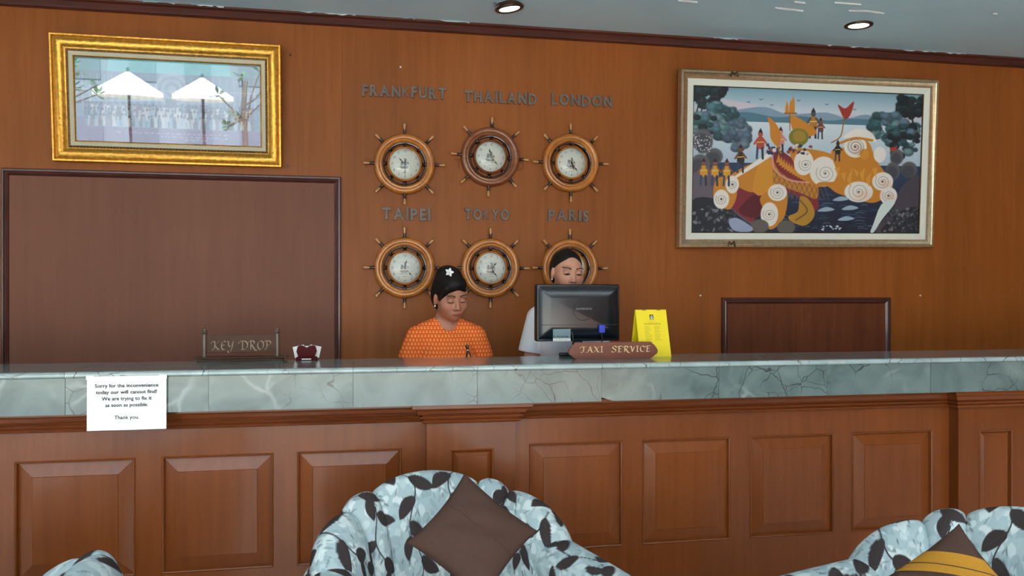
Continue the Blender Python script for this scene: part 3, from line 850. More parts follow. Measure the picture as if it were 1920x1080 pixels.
attendant(245, 400, 1.3, (44, 40, 40)); attendant(345, 320, 1.4, (176, 74, 62), (176, 74, 62)); attendant(450, 300, 1.3, (196, 130, 130), (196, 130, 130))
attendant(620, 200, 1.4, (170, 110, 50), (70, 76, 80)); attendant(660, 220, 1.0, (100, 60, 70)); attendant(755, 340, 1.0, (40, 34, 36), (44, 36, 36))
A.poly([(380, 150), (420, 180), (450, 240), (440, 310), (400, 270), (392, 200)], O, smooth=4); A.poly([(500, 140), (560, 160), (640, 220), (600, 250), (520, 230)], O, smooth=4)
A.ell(545, 255, 52, 48, (120, 118, 50)); A.ell(548, 250, 34, 32, (172, 132, 46), a=.7)
for x, y0 in ((480, 60), (512, 30), (500, 50)): A.poly([(x - 10, 130), (x - 8, y0 + 30), (x, y0), (x + 8, y0 + 30), (x + 10, 130)], O)
A.line([(470, 128), (530, 126)], 8, Od); A.line([(495, 130), (498, 220)], 5, Od)
A.poly([(750, 70), (790, 90), (835, 50), (820, 120), (790, 150), (765, 110)], (150, 52, 40), smooth=4); A.line([(785, 130), (770, 240), (720, 280)], 6, Od, smooth=4)
A.poly([(1040, 300), (1080, 290), (1070, 320), (1040, 318)], (160, 60, 44))
for _ in range(46):
    x, y = r.uniform(380, 620), r.uniform(300, 350)
    A.ell(x, y, r.uniform(5, 13), r.uniform(4, 9), r.choice([(60, 48, 60), (150, 60, 60), (220, 210, 210), (40, 50, 80), (180, 130, 60)]), rot=r.uniform(0, 3))
for x, y in ((280, 76), (345, 60), (400, 88), (540, 58), (690, 74), (840, 96)): A.line([(x - 8, y - 4), (x, y), (x + 8, y - 5)], 3, (50, 60, 70))
for _ in range(20): A.ell(r.uniform(680, 790), r.uniform(740, 765), 5, 3, (214, 224, 230))
A.sheet('canvas', cw, ch, MT['paintcol'], pt, -0.012, 0, cz)

# ------------------------------------------------------------------ raised word signs
MT['letter'] = plain('letter_face', (102, 88, 78), rough=0.45, noise=0.2, nscale=40)
CAP = 0.0555
def word(txt, u0, u1, vtop, vbot, label):
    a, b = P(u0, vtop, DW), P(u1, vtop, DW)
    zb = P((u0 + u1) / 2, vbot, DW).z; zt = P((u0 + u1) / 2, vtop, DW).z
    cap = zt - zb
    t = thing('word_sign', label, 'sign', (a.x, DW, zb), group='raised city names')
    n = len(txt); size = cap / 0.7
    geos = [text_geo(c, size, extrude=0.005, bevel=0.0 if c == 'K' else 0.0012, offset=0.0 if c == 'K' else 0.0024) for c in txt]
    ws = [max(v[0] for v in g[0]) - min(v[0] for v in g[0]) for g in geos]
    fx = min(1.0, ((b.x - a.x) - (n - 1) * 0.17 * cap) / sum(ws))
    ws = [w * fx for w in ws]
    gap = ((b.x - a.x) - sum(ws)) / (n - 1)
    x = 0.0
    jit = random.Random(txt)
    for g, wd in zip(geos, ws):
        x0 = min(v[0] for v in g[0])
        dz = jit.uniform(-0.002, 0.002); ang = jit.uniform(-0.03, 0.03)
        m = MB()
        m.add([(x + (vx - x0) * fx + ang * (vz), vy - 0.0055, vz + dz) for vx, vy, vz in g[0]], g[1])
        m.build('letter', MT['letter'], t)
        x += wd + gap
word('FRANKFURT', 679, 837, 163, 183, 'raised grey letters FRANKFURT on the wall')
word('THAILAND', 870, 1006, 173, 193, 'raised grey letters THAILAND on the wall')
word('LONDON', 1033, 1147, 179, 199, 'raised grey letters LONDON on the wall')
word('TAIPEI', 716, 807, 391, 412, 'raised grey letters TAIPEI on the wall')
word('TOKYO', 871, 954, 393, 412, 'raised grey letters TOKYO on the wall')
word('PARIS', 1027, 1103, 394, 414, 'raised grey letters PARIS on the wall')

# ------------------------------------------------------------------ ship's wheel clocks
MT['wheel'] = wood('wheel_wood', (200, 124, 46), (164, 96, 34), rough=0.28, coat=0.5, scale=(6, 6, 6), big=0.15)
MT['wheel2'] = wood('wheel_wood_red', (150, 88, 48), (116, 62, 32), rough=0.3, coat=0.4, scale=(3, 3, 22), big=0.12)
MT['walnut'] = plain('dark_turned_wood', (44, 24, 14), rough=0.3, coat=0.4)
MT['grip'] = plain('light_turned_wood', (178, 124, 74), rough=0.35, coat=0.3, noise=0.15)
MT['dial'] = plain('clock_dial', (224, 226, 214), rough=0.5)
MT['ink'] = plain('clock_ink', (30, 30, 30), rough=0.5)
MT['inkgrey'] = plain('ship_print', (120, 122, 112), rough=0.6)
MT['dome'] = pane_mat('clock_glass', 1.5)
RX90 = Matrix.Rotation(math.pi / 2, 4, 'X')       # lathe axis +Z to -Y, towards the viewer
def wheel_clock(u, v, label, hour, minute, mat, roll=0.0, detail=True, du=0):
    c = P(u, v, DW - 0.035)
    t = thing('ship_wheel_clock', label, 'clock', (c.x, DW, c.z), (0, roll, 0), 'ships wheel wall clocks')
    def lat(name, prof, m, n=56): return MB().lathe(prof, n, RX90).build(name, m, t, True)
    lat('rim', [(0.110, 0.010), (0.112, 0.030), (0.120, 0.036), (0.124, 0.0355), (0.128, 0.040), (0.136, 0.0425), (0.145, 0.040), (0.151, 0.033), (0.154, 0.024), (0.1545, 0.016), (0.151, 0.010), (0.110, 0.010)], mat, 72)
    lat('inner_ring', [(0.110, 0.008), (0.110, 0.027), (0.1045, 0.026), (0.102, 0.020), (0.102, 0.008), (0.110, 0.008)], MT['walnut'])
    lat('bezel', [(0.060, 0.002), (0.087, 0.002), (0.0885, 0.030), (0.086, 0.038), (0.0815, 0.041), (0.0785, 0.038), (0.0785, 0.034)], mat)
    lat('dial', [(0.0003, 0.034), (0.0787, 0.034)], MT['dial'])
    if detail:
        m = MB()
        for k in range(1, 13):
            V, Fc = text_geo(str(k), 0.0185, shear=0.25, res=2)
            an = math.radians(30 * k); cx, cz_ = 0.064 * math.sin(an), 0.064 * math.cos(an) - 0.0065
            m.add([(cx + x * 0.8, -0.0343 + y, cz_ + z) for x, y, z in V], Fc)
        o = m.build('numerals', MT['ink'], t, fix=False); o['kind'] = 'stuff'
        m = MB()       # small sailing ship printed on the dial
        def fl(pts): m.add([(x, -0.0342, z) for x, z in pts], [tuple(range(len(pts)))])
        fl([(-0.028, -0.012), (0.018, -0.012), (0.026, -0.002), (0.012, -0.026), (-0.018, -0.026)])
        fl([(-0.030, -0.030), (0.020, -0.0295), (0.020, -0.032), (-0.028, -0.033)])
        fl([(-0.022, -0.009), (-0.018, 0.016), (-0.008, 0.014), (-0.006, -0.009)]); fl([(-0.004, -0.009), (-0.002, 0.028), (0.008, 0.024), (0.010, -0.009)]); fl([(0.012, -0.008), (0.013, 0.014), (0.022, 0.0)])
        m.build('ship_print', MT['inkgrey'], t, fix=False)
        V, Fc = text_geo('QUARTZ', 0.0062)
        m = MB(); m.add([(x, -0.0343 + y, z - 0.046) for x, y, z in V], Fc); m.build('dial_word', MT['ink'], t, fix=False)
    def hand(name, ang, L, w, y):
        a = math.radians(ang); dx, dz = math.sin(a), math.cos(a); nx, nz = dz, -dx
        pts = [(-0.012, 0.35), (0, 0.5), (L * .55, 0.45), (L * .68, 1.35), (L * .80, 0.5), (L, 0.08)]
        m = MB()
        V = [(dx * q + nx * w * k, y, dz * q + nz * w * k) for q, k in pts] + [(dx * q - nx * w * k, y, dz * q - nz * w * k) for q, k in reversed(pts)]
        V2 = [(x, yy - 0.0012, z) for x, yy, z in V]; n = len(V)
        m.add(V + V2, [tuple(range(n)), tuple(range(2 * n - 1, n - 1, -1))] + [(i, (i + 1) % n, (i + 1) % n + n, i + n) for i in range(n)])
        m.build(name, MT['ink'], t)
    hand('hour_hand', hour - math.degrees(roll), 0.042, 0.0032, -0.037); hand('minute_hand', minute - math.degrees(roll), 0.060, 0.0024, -0.0385)
    MB().lathe([(0.0002, 0.0415), (0.003, 0.041), (0.004, 0.034)], 16, RX90).build('hand_cap', MT['ink'], t, True)
    MB().lathe([(0.0785, 0.0375), (0.070, 0.0435), (0.055, 0.0485), (0.035, 0.052), (0.015, 0.0535), (0.0002, 0.054)], 40, RX90).build('glass_dome', MT['dome'], t, True)
    for k in range(8):
        a = math.radians(45 * k)
        Mx = Matrix.Rotation(a, 4, 'Y')      # local +Z turned round the dial axis
        Tm = Mx @ Matrix.Translation((0, -0.024, 0))
        MB().lathe([(0.010, 0.085), (0.0125, 0.0885), (0.008, 0.0915), (0.0062, 0.0955), (0.0085, 0.099), (0.0115, 0.1015), (0.0115, 0.106)], 14, Tm).build('inner_spoke', MT['walnut'], t, True)
        h = MB().lathe([(0.0085, 0.150), (0.0095, 0.156), (0.0075, 0.160), (0.0062, 0.166), (0.0085, 0.172), (0.0085, 0.176)], 14, Tm).build('handle_collar', MT['walnut'], t, True)
        MB().lathe([(0.006, 0.176), (0.0062, 0.180), (0.0072, 0.189), (0.0086, 0.199), (0.0084, 0.205), (0.0055, 0.2080), (0.0002, 0.2088)], 14, Tm).build('handle_grip', MT['grip'], h, True)
    return t
wheel_clock(759, 307, "ship's wheel clock under the letters FRANKFURT, its minute hand pointing straight down", -48, 180, MT['wheel'])
wheel_clock(920, 293.5, "ship's wheel clock under the letters THAILAND, with a redder ribbed rim", -10, 140, MT['wheel2'], math.radians(3))
wheel_clock(1071.5, 305, "ship's wheel clock under the letters LONDON, both hands pointing to lower right", 160, 145, MT['wheel'])
wheel_clock(759, 502, "ship's wheel clock under the letters TAIPEI, left of the woman in orange", 14, 139, MT['wheel'])
wheel_clock(920.5, 502.5, "ship's wheel clock under the letters TOKYO, hour hand pointing to two", 48, 145, MT['wheel'])
wheel_clock(1070, 502.5, "ship's wheel clock under the letters PARIS, mostly hidden behind a woman's head", 75, 145, MT['wheel'])
# ------------------------------------------------------------------ things on the counter
def on_counter(u, v):
    """point of the counter top seen at pixel (u, v)"""
    Zc = (H - CZ) * F / (v - HZ); a = (u - 960) / F
    return Vector((Zc * (ST + a * CT), Zc * (CT - a * ST), CZ))
# broad-nib lettering: strokes as polylines in a unit-high box
GL = {
 'T': (0.66, [[(-.12, .72), (-.02, .93), (.18, .98), (.42, .90), (.74, 1.0)], [(.40, .92), (.36, .4), (.30, .10), (.14, .0), (.02, .08)]]),
 'A': (0.80, [[(-.04, .02), (.10, .03), (.26, .4), (.46, 1.0)], [(.44, 1.0), (.56, .5), (.68, .05), (.84, .03)], [(.18, .36), (.58, .38)]]),
 'X': (0.78, [[(-.02, .92), (.12, .98), (.36, .52), (.60, .05), (.76, .04)], [(.70, .98), (.40, .55), (.04, .02)]]),
 'I': (0.30, [[(.15, .98), (.14, .02)], [(.0, .97), (.30, .99)], [(.0, .01), (.30, .03)]]),
 'S': (0.60, [[(.58, .82), (.46, .99), (.22, .97), (.10, .76), (.24, .58), (.44, .44), (.52, .22), (.36, .02), (.12, .0), (-.06, .12)]]),
 'E': (0.62, [[(-.10, .74), (.02, .94), (.20, .97), (.60, .98)], [(.20, .96), (.17, .02)], [(.17, .52), (.46, .54)], [(.04, .0), (.46, .02), (.60, .14)]]),
 'R': (0.72, [[(-.10, .74), (.02, .94), (.24, .99), (.50, .94), (.54, .72), (.40, .54), (.20, .48)], [(.20, .96), (.17, .02)], [(.30, .5), (.50, .14), (.66, -.10), (.84, -.12)]]),
 'V': (0.68, [[(-.10, .78), (.02, .96), (.16, .90), (.24, .5), (.32, .02)], [(.32, .02), (.48, .5), (.58, .86), (.74, 1.0)]]),
 'C': (0.66, [[(.62, .80), (.50, .98), (.26, .94), (.10, .66), (.12, .26), (.30, .02), (.52, .04), (.66, .20)]]),
 'K': (0.74, [[(-.16, .70), (-.06, .92), (.14, .97), (.28, .84)], [(.24, .97), (.22, .3), (.12, .02), (-.04, .02)], [(.66, .98), (.44, .72), (.25, .50)], [(.25, .50), (.48, .14), (.66, .0), (.78, .10)]]),
 'e': (0.56, [[(.52, .92), (.34, .98), (.16, .82), (.08, .46), (.16, .10), (.36, -.02), (.52, .08)], [(.10, .52), (.40, .54)]]),
 'Y': (0.70, [[(-.08, .80), (.06, .96), (.16, .84), (.16, .52), (.30, .36), (.50, .46), (.62, .96)], [(.62, .98), (.56, .40), (.40, -.12), (.22, -.34), (.06, -.20), (.20, -.02)]]),
 'D': (0.78, [[(-.22, .66), (-.12, .90), (.14, .98), (.50, .94), (.72, .62), (.66, .22), (.42, .02), (.06, .0)], [(.20, .92), (.18, .04)]]),
 'O': (0.76, [[(.40, .98), (.16, .82), (.08, .44), (.20, .08), (.42, .0), (.64, .20), (.70, .58), (.58, .90), (.40, .98)]]),
 'P': (0.66, [[(-.20, .66), (-.10, .90), (.16, .98), (.46, .96), (.60, .76), (.48, .52), (.20, .44)], [(.20, .94), (.18, .2), (.10, .02), (-.04, .02)]]),
 ' ': (0.52, []),
}
def nib_text(txt, height, width, y, nib=0.13, ang=35, thick=0.0012, spread=0.10):
    """one mesh builder per letter, text centred on x=0 with its baseline at z=0 and stretched to the given width"""
    adv = [GL[c][0] + spread for c in txt]
    tot = sum(adv) - spread
    sx = width / tot; out = []
    x = 0.0
    nx, nz = math.cos(math.radians(ang)) * nib / 2 * height, math.sin(math.radians(ang)) * nib / 2 * height
    for c, a in zip(txt, adv):
        if GL[c][1]:
            m = MB()
            for st in GL[c][1]:
                pts = smooth_line(st, 5) if len(st) > 2 else st
                V = []
                for px, pz in pts:
                    X = (x + px) * sx - width / 2; Z = pz * height
                    V += [(X - nx, y, Z - nz), (X + nx, y, Z + nz), (X - nx, y - thick, Z - nz), (X + nx, y - thick, Z + nz)]
                n = len(pts)
                Fc = []
                for k in range(n - 1):
                    b = 4 * k
                    Fc += [(b + 2, b + 3, b + 7, b + 6), (b, b + 2, b + 6, b + 4), (b + 1, b + 5, b + 7, b + 3)]
                m.add(V, Fc)
            out.append(m)
        x += a
    return out

MT['sign'] = plain('carved_dark_wood', (82, 60, 48), rough=0.6, spec=0.15, noise=0.12, nscale=25, bump=0.1)
MT['signpost'] = plain('turned_dark_wood', (90, 72, 60), rough=0.35, coat=0.2, noise=0.1)
MT['carve'] = plain('pale_carved_letter', (150, 128, 108), rough=0.5)
MT['cream'] = plain('cream_paint', (226, 204, 152), rough=0.5)
MT['redwood'] = wood('red_brown_board', (124, 66, 46), (106, 54, 38), rough=0.4, coat=0.15, scale=(1, 14, 14))
# KEY DROP sign
c0 = on_counter(453, 676)
yk = c0.y
t = thing('counter_sign', 'small dark wooden KEY DROP sign between two turned posts on the counter', 'sign', c0)
def lx(u): return PX(u, yk) - c0.x
def lz(u, v): return P(u, v, yk).z - CZ
MB().bbox(lx(364), lx(540), -0.036, 0.036, 0.010, lz(450, 668.5), 0.003).bbox(lx(371), lx(532), -0.028, 0.028, 0.0, 0.0105, 0.002).build('base', MT['sign'], t)
z0, z1 = lz(450, 660.5), lz(450, 627.5)
MB().bbox(lx(388), lx(517), -0.006, 0.006, z0, z1, 0.002).build('plank', MT['sign'], t)
for u in (383.5, 520.3):
    x = lx(u); zb = lz(450, 668.5) - 0.001; zt = lz(450, 613.5)
    hh = zt - zb
    MB().lathe([(0.0095, 0), (0.0095, hh * .76), (0.007, hh * .77), (0.0065, hh * .79), (0.011, hh * .81), (0.0118, hh * .84), (0.009, hh * .88), (0.007, hh * .90), (0.0072, hh * .93), (0.0045, hh * .97), (0.0003, hh)], 20, Matrix.Translation((x, 0, zb))).build('post', MT['signpost'], t, True)
for m in nib_text('KeY DROP', lz(450, 638.5) - lz(450, 654.5), lx(509) - lx(399), -0.006, nib=0.13, ang=40):
    o = m.build('letter', MT['carve'], t); o.location = ((lx(509) + lx(399)) / 2, 0, lz(450, 655))
# card holder with name cards
MT['acryl'] = plain('dark_red_acrylic', (72, 6, 10), rough=0.5, coat=0.0, spec=0.12)
MT['card'] = plain('white_card', (232, 230, 228), rough=0.6)
c0 = on_counter(575, 675)
t = thing('card_holder', 'small dark red desk holder with white name cards', 'card holder', c0, (0, 0, 0.02))
MB().bbox(-0.040, 0.042, -0.024, 0.026, 0.0, 0.013, 0.004).build('base', MT['acryl'], t)
for s in (-1, 1):
    pts = [(s * 0.0005, 0.013), (s * 0.031, 0.013), (s * 0.039, 0.034), (s * 0.034, 0.054), (s * 0.025, 0.058), (s * 0.013, 0.056), (s * 0.0005, 0.049)]
    if s < 0: pts = pts[::-1]
    MB().prism(pts, -0.006, 0.010).build('holder_lobe', MT['acryl'], t)
MB().box(-0.018, 0.018, -0.0247, -0.024, 0.003, 0.0075).build('name_strip', MT['card'], t)
def card(x, z, ang, y, label):
    k = thing('name_card', label, 'card', c0 + Vector((x, y, z)), (math.radians(-12), ang, 0.02), 'cards in the red holder')
    MB().box(-0.022, 0.022, -0.0012, 0.0012, 0, 0.045).build('card_sheet', MT['card'], k)
card(-0.024, 0.012, -0.22, 0.0125, 'white name card at the left of the dark red card holder')
card(0.025, 0.012, 0.22, 0.0125, 'white name card at the right of the dark red card holder')
card(0.0, 0.010, 0.0, 0.0165, 'white name card standing in the middle of the dark red card holder')
# TAXI SERVICE board
c0 = on_counter(1149, 672.5)
yk = c0.y - 0.01
t = thing('counter_sign', 'shaped red-brown TAXI SERVICE board leaning on the counter before the monitor', 'sign', c0)
hw = (PX(1233, yk) - PX(1065.5, yk)) / 2; hz = P(1149, 641, yk).z - CZ - 0.001
pts = []
for px, pz in ((-.82, 0), (-.86, .05), (-.90, .12), (-.93, .20), (-.985, .30), (-1, .46), (-.975, .60), (-.94, .74), (-.90, .86), (-.87, .90), (-.87, .97), (-.83, 1.0)):
    pts.append((px * hw, pz * hz))
pts = [(x, z) for x, z in pts]
full = pts + [(-x, z) for x, z in reversed(pts)]
bd = MB().prism(full, -0.012, 0.0).build('board', MT['redwood'], t)
MB().prism([(x * 0.4, z * 0.4) for x, z in ((-.03, 0), (.03, 0), (.03, .15), (-.03, .15))], 0.0, 0.012).build('rear_foot', MT['redwood'], t)
for txt, u0, u1 in (('TAXI', 1089, 1130), ('SERVICE', 1147, 1219)):
    for m in nib_text(txt, 0.0235, PX(u1, yk) - PX(u0, yk), -0.0121, nib=0.17, ang=30, thick=0.001, spread=0.16):
        o = m.build('letter', MT['cream'], t); o.location = ((PX(u1, yk) + PX(u0, yk)) / 2 - c0.x, 0, P(1149, 660, yk).z - CZ)
# marker pen lying beside the board
c0 = on_counter(1061, 668.5)
t = thing('marker_pen', 'black marker pen lying on the counter left of the TAXI SERVICE board', 'pen', c0 + Vector((0, 0, 0.0085)), (0, 0, 0.15))
Mx = Matrix.Rotation(math.pi / 2, 4, 'Y')
MB().lathe([(0.0003, -0.030), (0.007, -0.030), (0.0085, -0.028), (0.0085, 0.012), (0.0078, 0.014)], 18, Mx).build('barrel', MT['black'], t, True)
MB().lathe([(0.0078, 0.014), (0.0085, 0.015), (0.0085, 0.040), (0.006, 0.042), (0.0003, 0.042)], 18, Mx).build('pen_cap', MT['black'], t, True)
# yellow tent calendar
MT['yellow'] = plain('yellow_card', (240, 214, 20), rough=0.5)
MT['yellow2'] = plain('yellow_card_inner', (214, 178, 60), rough=0.6)
MT['ink_y'] = plain('grey_print', (176, 158, 30), rough=0.6)
c0 = on_counter(1226, 669)
yk = c0.y
t = thing('desk_calendar', 'yellow spiral-bound tent calendar with a small dark emblem, right of the monitor', 'calendar', (c0.x, yk, CZ), (0, 0, math.radians(6)))
cwid = (PX(1256, yk) - PX(1194, yk)); chh = P(1225, 581, yk).z - CZ
hb = 0.050       # half depth of the foot
def leaf(name, y0, y1, w0, w1, mat, par=t, th=0.0016):
    V = [(-w0 / 2, y0, 0.0), (w0 / 2, y0, 0.0), (w1 / 2, y1, chh), (-w1 / 2, y1, chh)]
    V += [(x, y + th, z) for x, y, z in V]
    return MB().add(V, [(0, 1, 2, 3), (7, 6, 5, 4), (0, 4, 5, 1), (1, 5, 6, 2), (2, 6, 7, 3), (3, 7, 4, 0)]).build(name, mat, par)
cw2 = cwid * 0.98
t.location.y = yk + hb * .8
leaf('front_leaf', -hb, -0.002, cw2, cw2, MT['yellow'])
leaf('front_page', -hb + 0.004, -0.0005, cw2 * 0.985, cw2 * 0.985, MT['yellow2'])
leaf('rear_leaf', hb * 0.9, 0.001, cw2, cw2, MT['yellow'])
lean = math.atan2(hb - 0.002, chh)
def on_leaf(m, name, mat):
    """flat print on the leaning front leaf; local x, z along the leaf"""
    V = [(x, -hb + math.sin(lean) * z - 0.0006 + y, math.cos(lean) * z) for x, y, z in m.v]
    m.v = V
    return m.build(name, mat, t, fix=False)
hh = chh / math.cos(lean)
MT['emblem'] = plain('emblem_black', (34, 34, 22), rough=0.5); MT['white'] = plain('white_print', (240, 240, 230), rough=0.5)
m = MB()
def rect(m, x0, x1, z0, z1, y=0): m.add([(x0, y, z0), (x1, y, z0), (x1, y, z1), (x0, y, z1)], [(0, 1, 2, 3)])
rect(m, -0.0085, 0.0085, hh * .785, hh * .895); on_leaf(m, 'emblem', MT['emblem'])
m = MB(); m.add([(0.0050 * math.cos(a) * .95, -0.0004, hh * .848 + 0.0058 * math.sin(a)) for a in [i * math.pi / 8 for i in range(16)]], [tuple(range(16))]); on_leaf(m, 'emblem_disc', MT['white'])
m = MB(); m.add([(0.0026 * math.cos(a), -0.0008, hh * .850 + 0.003 * math.sin(a)) for a in [i * math.pi / 6 for i in range(12)]], [tuple(range(12))]); on_leaf(m, 'emblem_core', MT['emblem'])
m = MB(); rect(m, -0.0065, 0.0065, hh * .795, hh * .812, -0.0004); on_leaf(m, 'emblem_bar', MT['white'])
m = MB(); rect(m, -cw2 * .27, cw2 * .28, hh * .692, hh * .700); on_leaf(m, 'rule_line', MT['emblem'])
m = MB(); rg = random.Random(3)
rect(m, -cw2 * .12, cw2 * .18, hh * .722, hh * .728)
for k in range(9):
    z = hh * (.64 - .036 * k)
    for xs in (-.27, .04):
        w = rg.uniform(.14, .23)
        rect(m, cw2 * xs, cw2 * (xs + w), z, z + hh * .008)
o = on_leaf(m, 'page_text', MT['ink_y']); o['kind'] = 'stuff'
MT['wire'] = plain('binding_wire', (60, 56, 50), rough=0.35, metal=0.6)
for xs in (-.22, .24):
    for k in range(5):
        x = cw2 * xs + (k - 2) * 0.0042
        MB().tube([(x, 0.005 * math.cos(a), chh - 0.002 + 0.005 * math.sin(a)) for a in [i * math.pi / 6 for i in range(-1, 8)]], 0.0006, 5).build('wire_ring', MT['wire'], t)
# notice sheet taped to the granite
MT['paper'] = plain('laminated_paper', (250, 252, 253), rough=0.22, coat=0.4)
ypl = DF - 0.012
p0, p1 = P(163, 706, ypl), P(312, 704, ypl)
x0, x1 = p0.x, p1.x; zt = P(237, 705, ypl).z; zb = P(237, 806, ypl).z
t = thing('notice_sheet', 'white laminated notice of apology taped to the granite counter front', 'notice', ((x0 + x1) / 2, DF, zb))
w, h = x1 - x0, zt - zb
V = []; nx_, nz_ = 24, 16
for j in range(nz_ + 1):
    for i in range(nx_ + 1):
        s, q = i / nx_, j / nz_
        V.append(((s - .5) * w, -0.0115 + 0.0012 * math.sin(s * 9) * (1 - q) - 0.002 * (1 - q) , q * h))
Fc = [(j * (nx_ + 1) + i, j * (nx_ + 1) + i + 1, (j + 1) * (nx_ + 1) + i + 1, (j + 1) * (nx_ + 1) + i) for j in range(nz_) for i in range(nx_)]
sheet = mesh_obj('sheet', V, Fc, MT['paper'], t, True)
for k, (line, z) in enumerate((('Sorry for the inconvenience', .795), ('today our wifi cannot find!', .675), ('We are trying to fix it', .555), ('as soon as possible.', .435), ('Thank you.', .205))):
    V, Fc = text_geo(line, 0.0172, offset=0.0003, res=2)
    xs = [v[0] for v in V]; sw = max(xs) - min(xs)
    want = w * (.80, .77, .63, .54, .31)[k]
    m = MB(); m.add([(x * want / sw - w * (.0, .0, .0, .0, 0.0)[k] - w * .0, -0.0150 + y, zz + h * z) for x, y, zz in V], Fc)
    m.build('text_line', MT['ink'], t, fix=False)
for sx in (-1, 1):
    MB().box(sx * w * .46 - 0.012, sx * w * .46 + 0.012, -0.0148, -0.0142, h - 0.010, h + 0.003).build('tape', MT['paper'], t)

# ------------------------------------------------------------------ monitor seen from behind
MT['mon'] = plain('glossy_black_plastic', (17, 26, 33), rough=0.24, coat=0.1)
MT['mon2'] = plain('matt_black_plastic', (12, 13, 15), rough=0.5)
MT['logo'] = plain('grey_logo', (96, 106, 112), rough=0.4)
MT['label'] = plain('pale_blue_label', (112, 138, 146), rough=0.5)
MT['vga'] = plain('blue_plug', (40, 62, 190), rough=0.4)
ym = 3.36
mx0, mx1 = PX(1006, ym), PX(1163, ym); mzt = P(1085, 533, ym).z; mzb = P(1085, 640, ym).z
mw, mh = mx1 - mx0, mzt - mzb
t = thing('computer_monitor', 'black flat computer monitor seen from behind on the staff side of the counter', 'monitor', ((mx0 + mx1) / 2, ym, 0.9755))
zc = mzb - 0.975
# casing: flat bezel ring, domed back
V = []; rings = [(0.0, 0.045), (0.0, 0.012), (0.004, 0.006), (0.010, 0.006), (0.012, 0.004), (0.030, -0.006), (0.06, -0.010)]
def rr(w_, h_, r_, n_=5):
    out = []
    for cx, cz_, a0 in ((w_ / 2 - r_, h_ / 2 - r_, 0), (-w_ / 2 + r_, h_ / 2 - r_, 90), (-w_ / 2 + r_, -h_ / 2 + r_, 180), (w_ / 2 - r_, -h_ / 2 + r_, 270)):
        for k in range(n_):
            a = math.radians(a0 + 90 * k / (n_ - 1)); out.append((cx + r_ * math.cos(a), cz_ + r_ * math.sin(a)))
    return out
n = 20
for ins, y in rings:
    V += [(x, y, z + zc + mh / 2) for x, z in rr(mw - 2 * ins, mh - 2 * ins, 0.008)]
Fc = [(k * n + i, k * n + (i + 1) % n, (k + 1) * n + (i + 1) % n, (k + 1) * n + i) for k in range(len(rings) - 1) for i in range(n)]
Fc += [tuple((len(rings) - 1) * n + i for i in range(n)), tuple(range(n))[::-1]]
MB().add(V, Fc).build('casing', MT['mon'], t, True)
MT['scr'] = plain('lcd_screen', (30, 60, 90), rough=0.3, emit=(120, 160, 200), estr=0.6)
MB().box(-mw / 2 + 0.014, mw / 2 - 0.014, 0.045, 0.0462, zc + 0.018, zc + mh - 0.014).build('screen', MT['scr'], t)
m = MB()
for k in range(60):
    x = -mw / 2 + 0.022 + k * (mw - 0.044) / 59
    if abs(k - 30) < 1: continue
    for q in range(2): m.box(x - 0.0014, x + 0.0014, -0.0015 - 0.0022 * q, 0.004 - 0.0022 * q, zc + mh - 0.020 - 0.009 * q, zc + mh - 0.0125 - 0.009 * q)
o = m.build('vent_slots', MT['mon2'], t); o['kind'] = 'stuff'
MB().lathe([(0.044, 0.0095), (0.0445, 0.0112), (0.046, 0.0112), (0.0465, 0.0095)], 48, Matrix.Translation((0.018, 0, zc + mh * .55)) @ RX90).build('mount_ring', MT['mon2'], t, True)
V, Fc = text_geo('SAMSUNG', 0.0112, extrude=0.0004, offset=0.0003)
m = MB(); sc = 0.072 / (max(v[0] for v in V) - min(v[0] for v in V)); m.add([(x * sc * 1.0 + 0.020, y - 0.0106, z + zc + mh * .553) for x, y, z in V], Fc); m.build('logo_word', MT['logo'], t, fix=False)
def mpos(u, v): q = P(u, v, ym - 0.012); return q.x - (mx0 + mx1) / 2, q.z - 0.975
a, b = mpos(1037, 640), mpos(1070, 617)
m = MB(); m.box(a[0], b[0], -0.0112, -0.009, a[1], b[1]); lab = m.build('sticker', MT['label'], t)
m = MB(); m.box(a[0], b[0], -0.0116, -0.011, a[1], a[1] + (b[1] - a[1]) * .22); m.build('barcode_strip', MT['white'], lab)
m = MB(); rg = random.Random(8)
for k in range(18):
    x = a[0] + 0.004 + k * (b[0] - a[0] - 0.008) / 18
    m.box(x, x + rg.uniform(.0006, .0018), -0.0119, -0.0115, a[1] + 0.0025, a[1] + 0.0075)
o = m.build('barcode', MT['ink'], lab); o['kind'] = 'stuff'
m = MB()
for k in range(9):
    x = a[0] + 0.003 + k * (b[0] - a[0] - 0.006) / 9
    m.box(x, x + rg.uniform(.003, .0055), -0.0119, -0.011, a[1] + (b[1] - a[1]) * .30, a[1] + (b[1] - a[1]) * (.36 + .12 * rg.random()))
o = m.build('label_text', MT['ink'], lab); o['kind'] = 'stuff'
MB().box(-mw / 2 + 0.012, mw / 2 - 0.012, -0.0105, -0.008, zc + mh * .285, zc + mh * .292).build('back_ridge', MT['mon2'], t)
a, b = mpos(1122, 624), mpos(1133, 609)
pl = MB().bbox(a[0], b[0], -0.026, -0.010, a[1], b[1], 0.002).build('video_plug', MT['vga'], t)
xm = (a[0] + b[0]) / 2
MB().tube([(xm, -0.018, a[1]), (xm + 0.001, -0.020, a[1] - 0.02), (xm + 0.004, -0.012, a[1] - 0.06), (xm + 0.002, 0.01, a[1] - 0.13), (xm, 0.03, 0.008)], 0.0028, 8).build('video_cable', MT['black'], pl, True)
a = mpos(1072, 622)
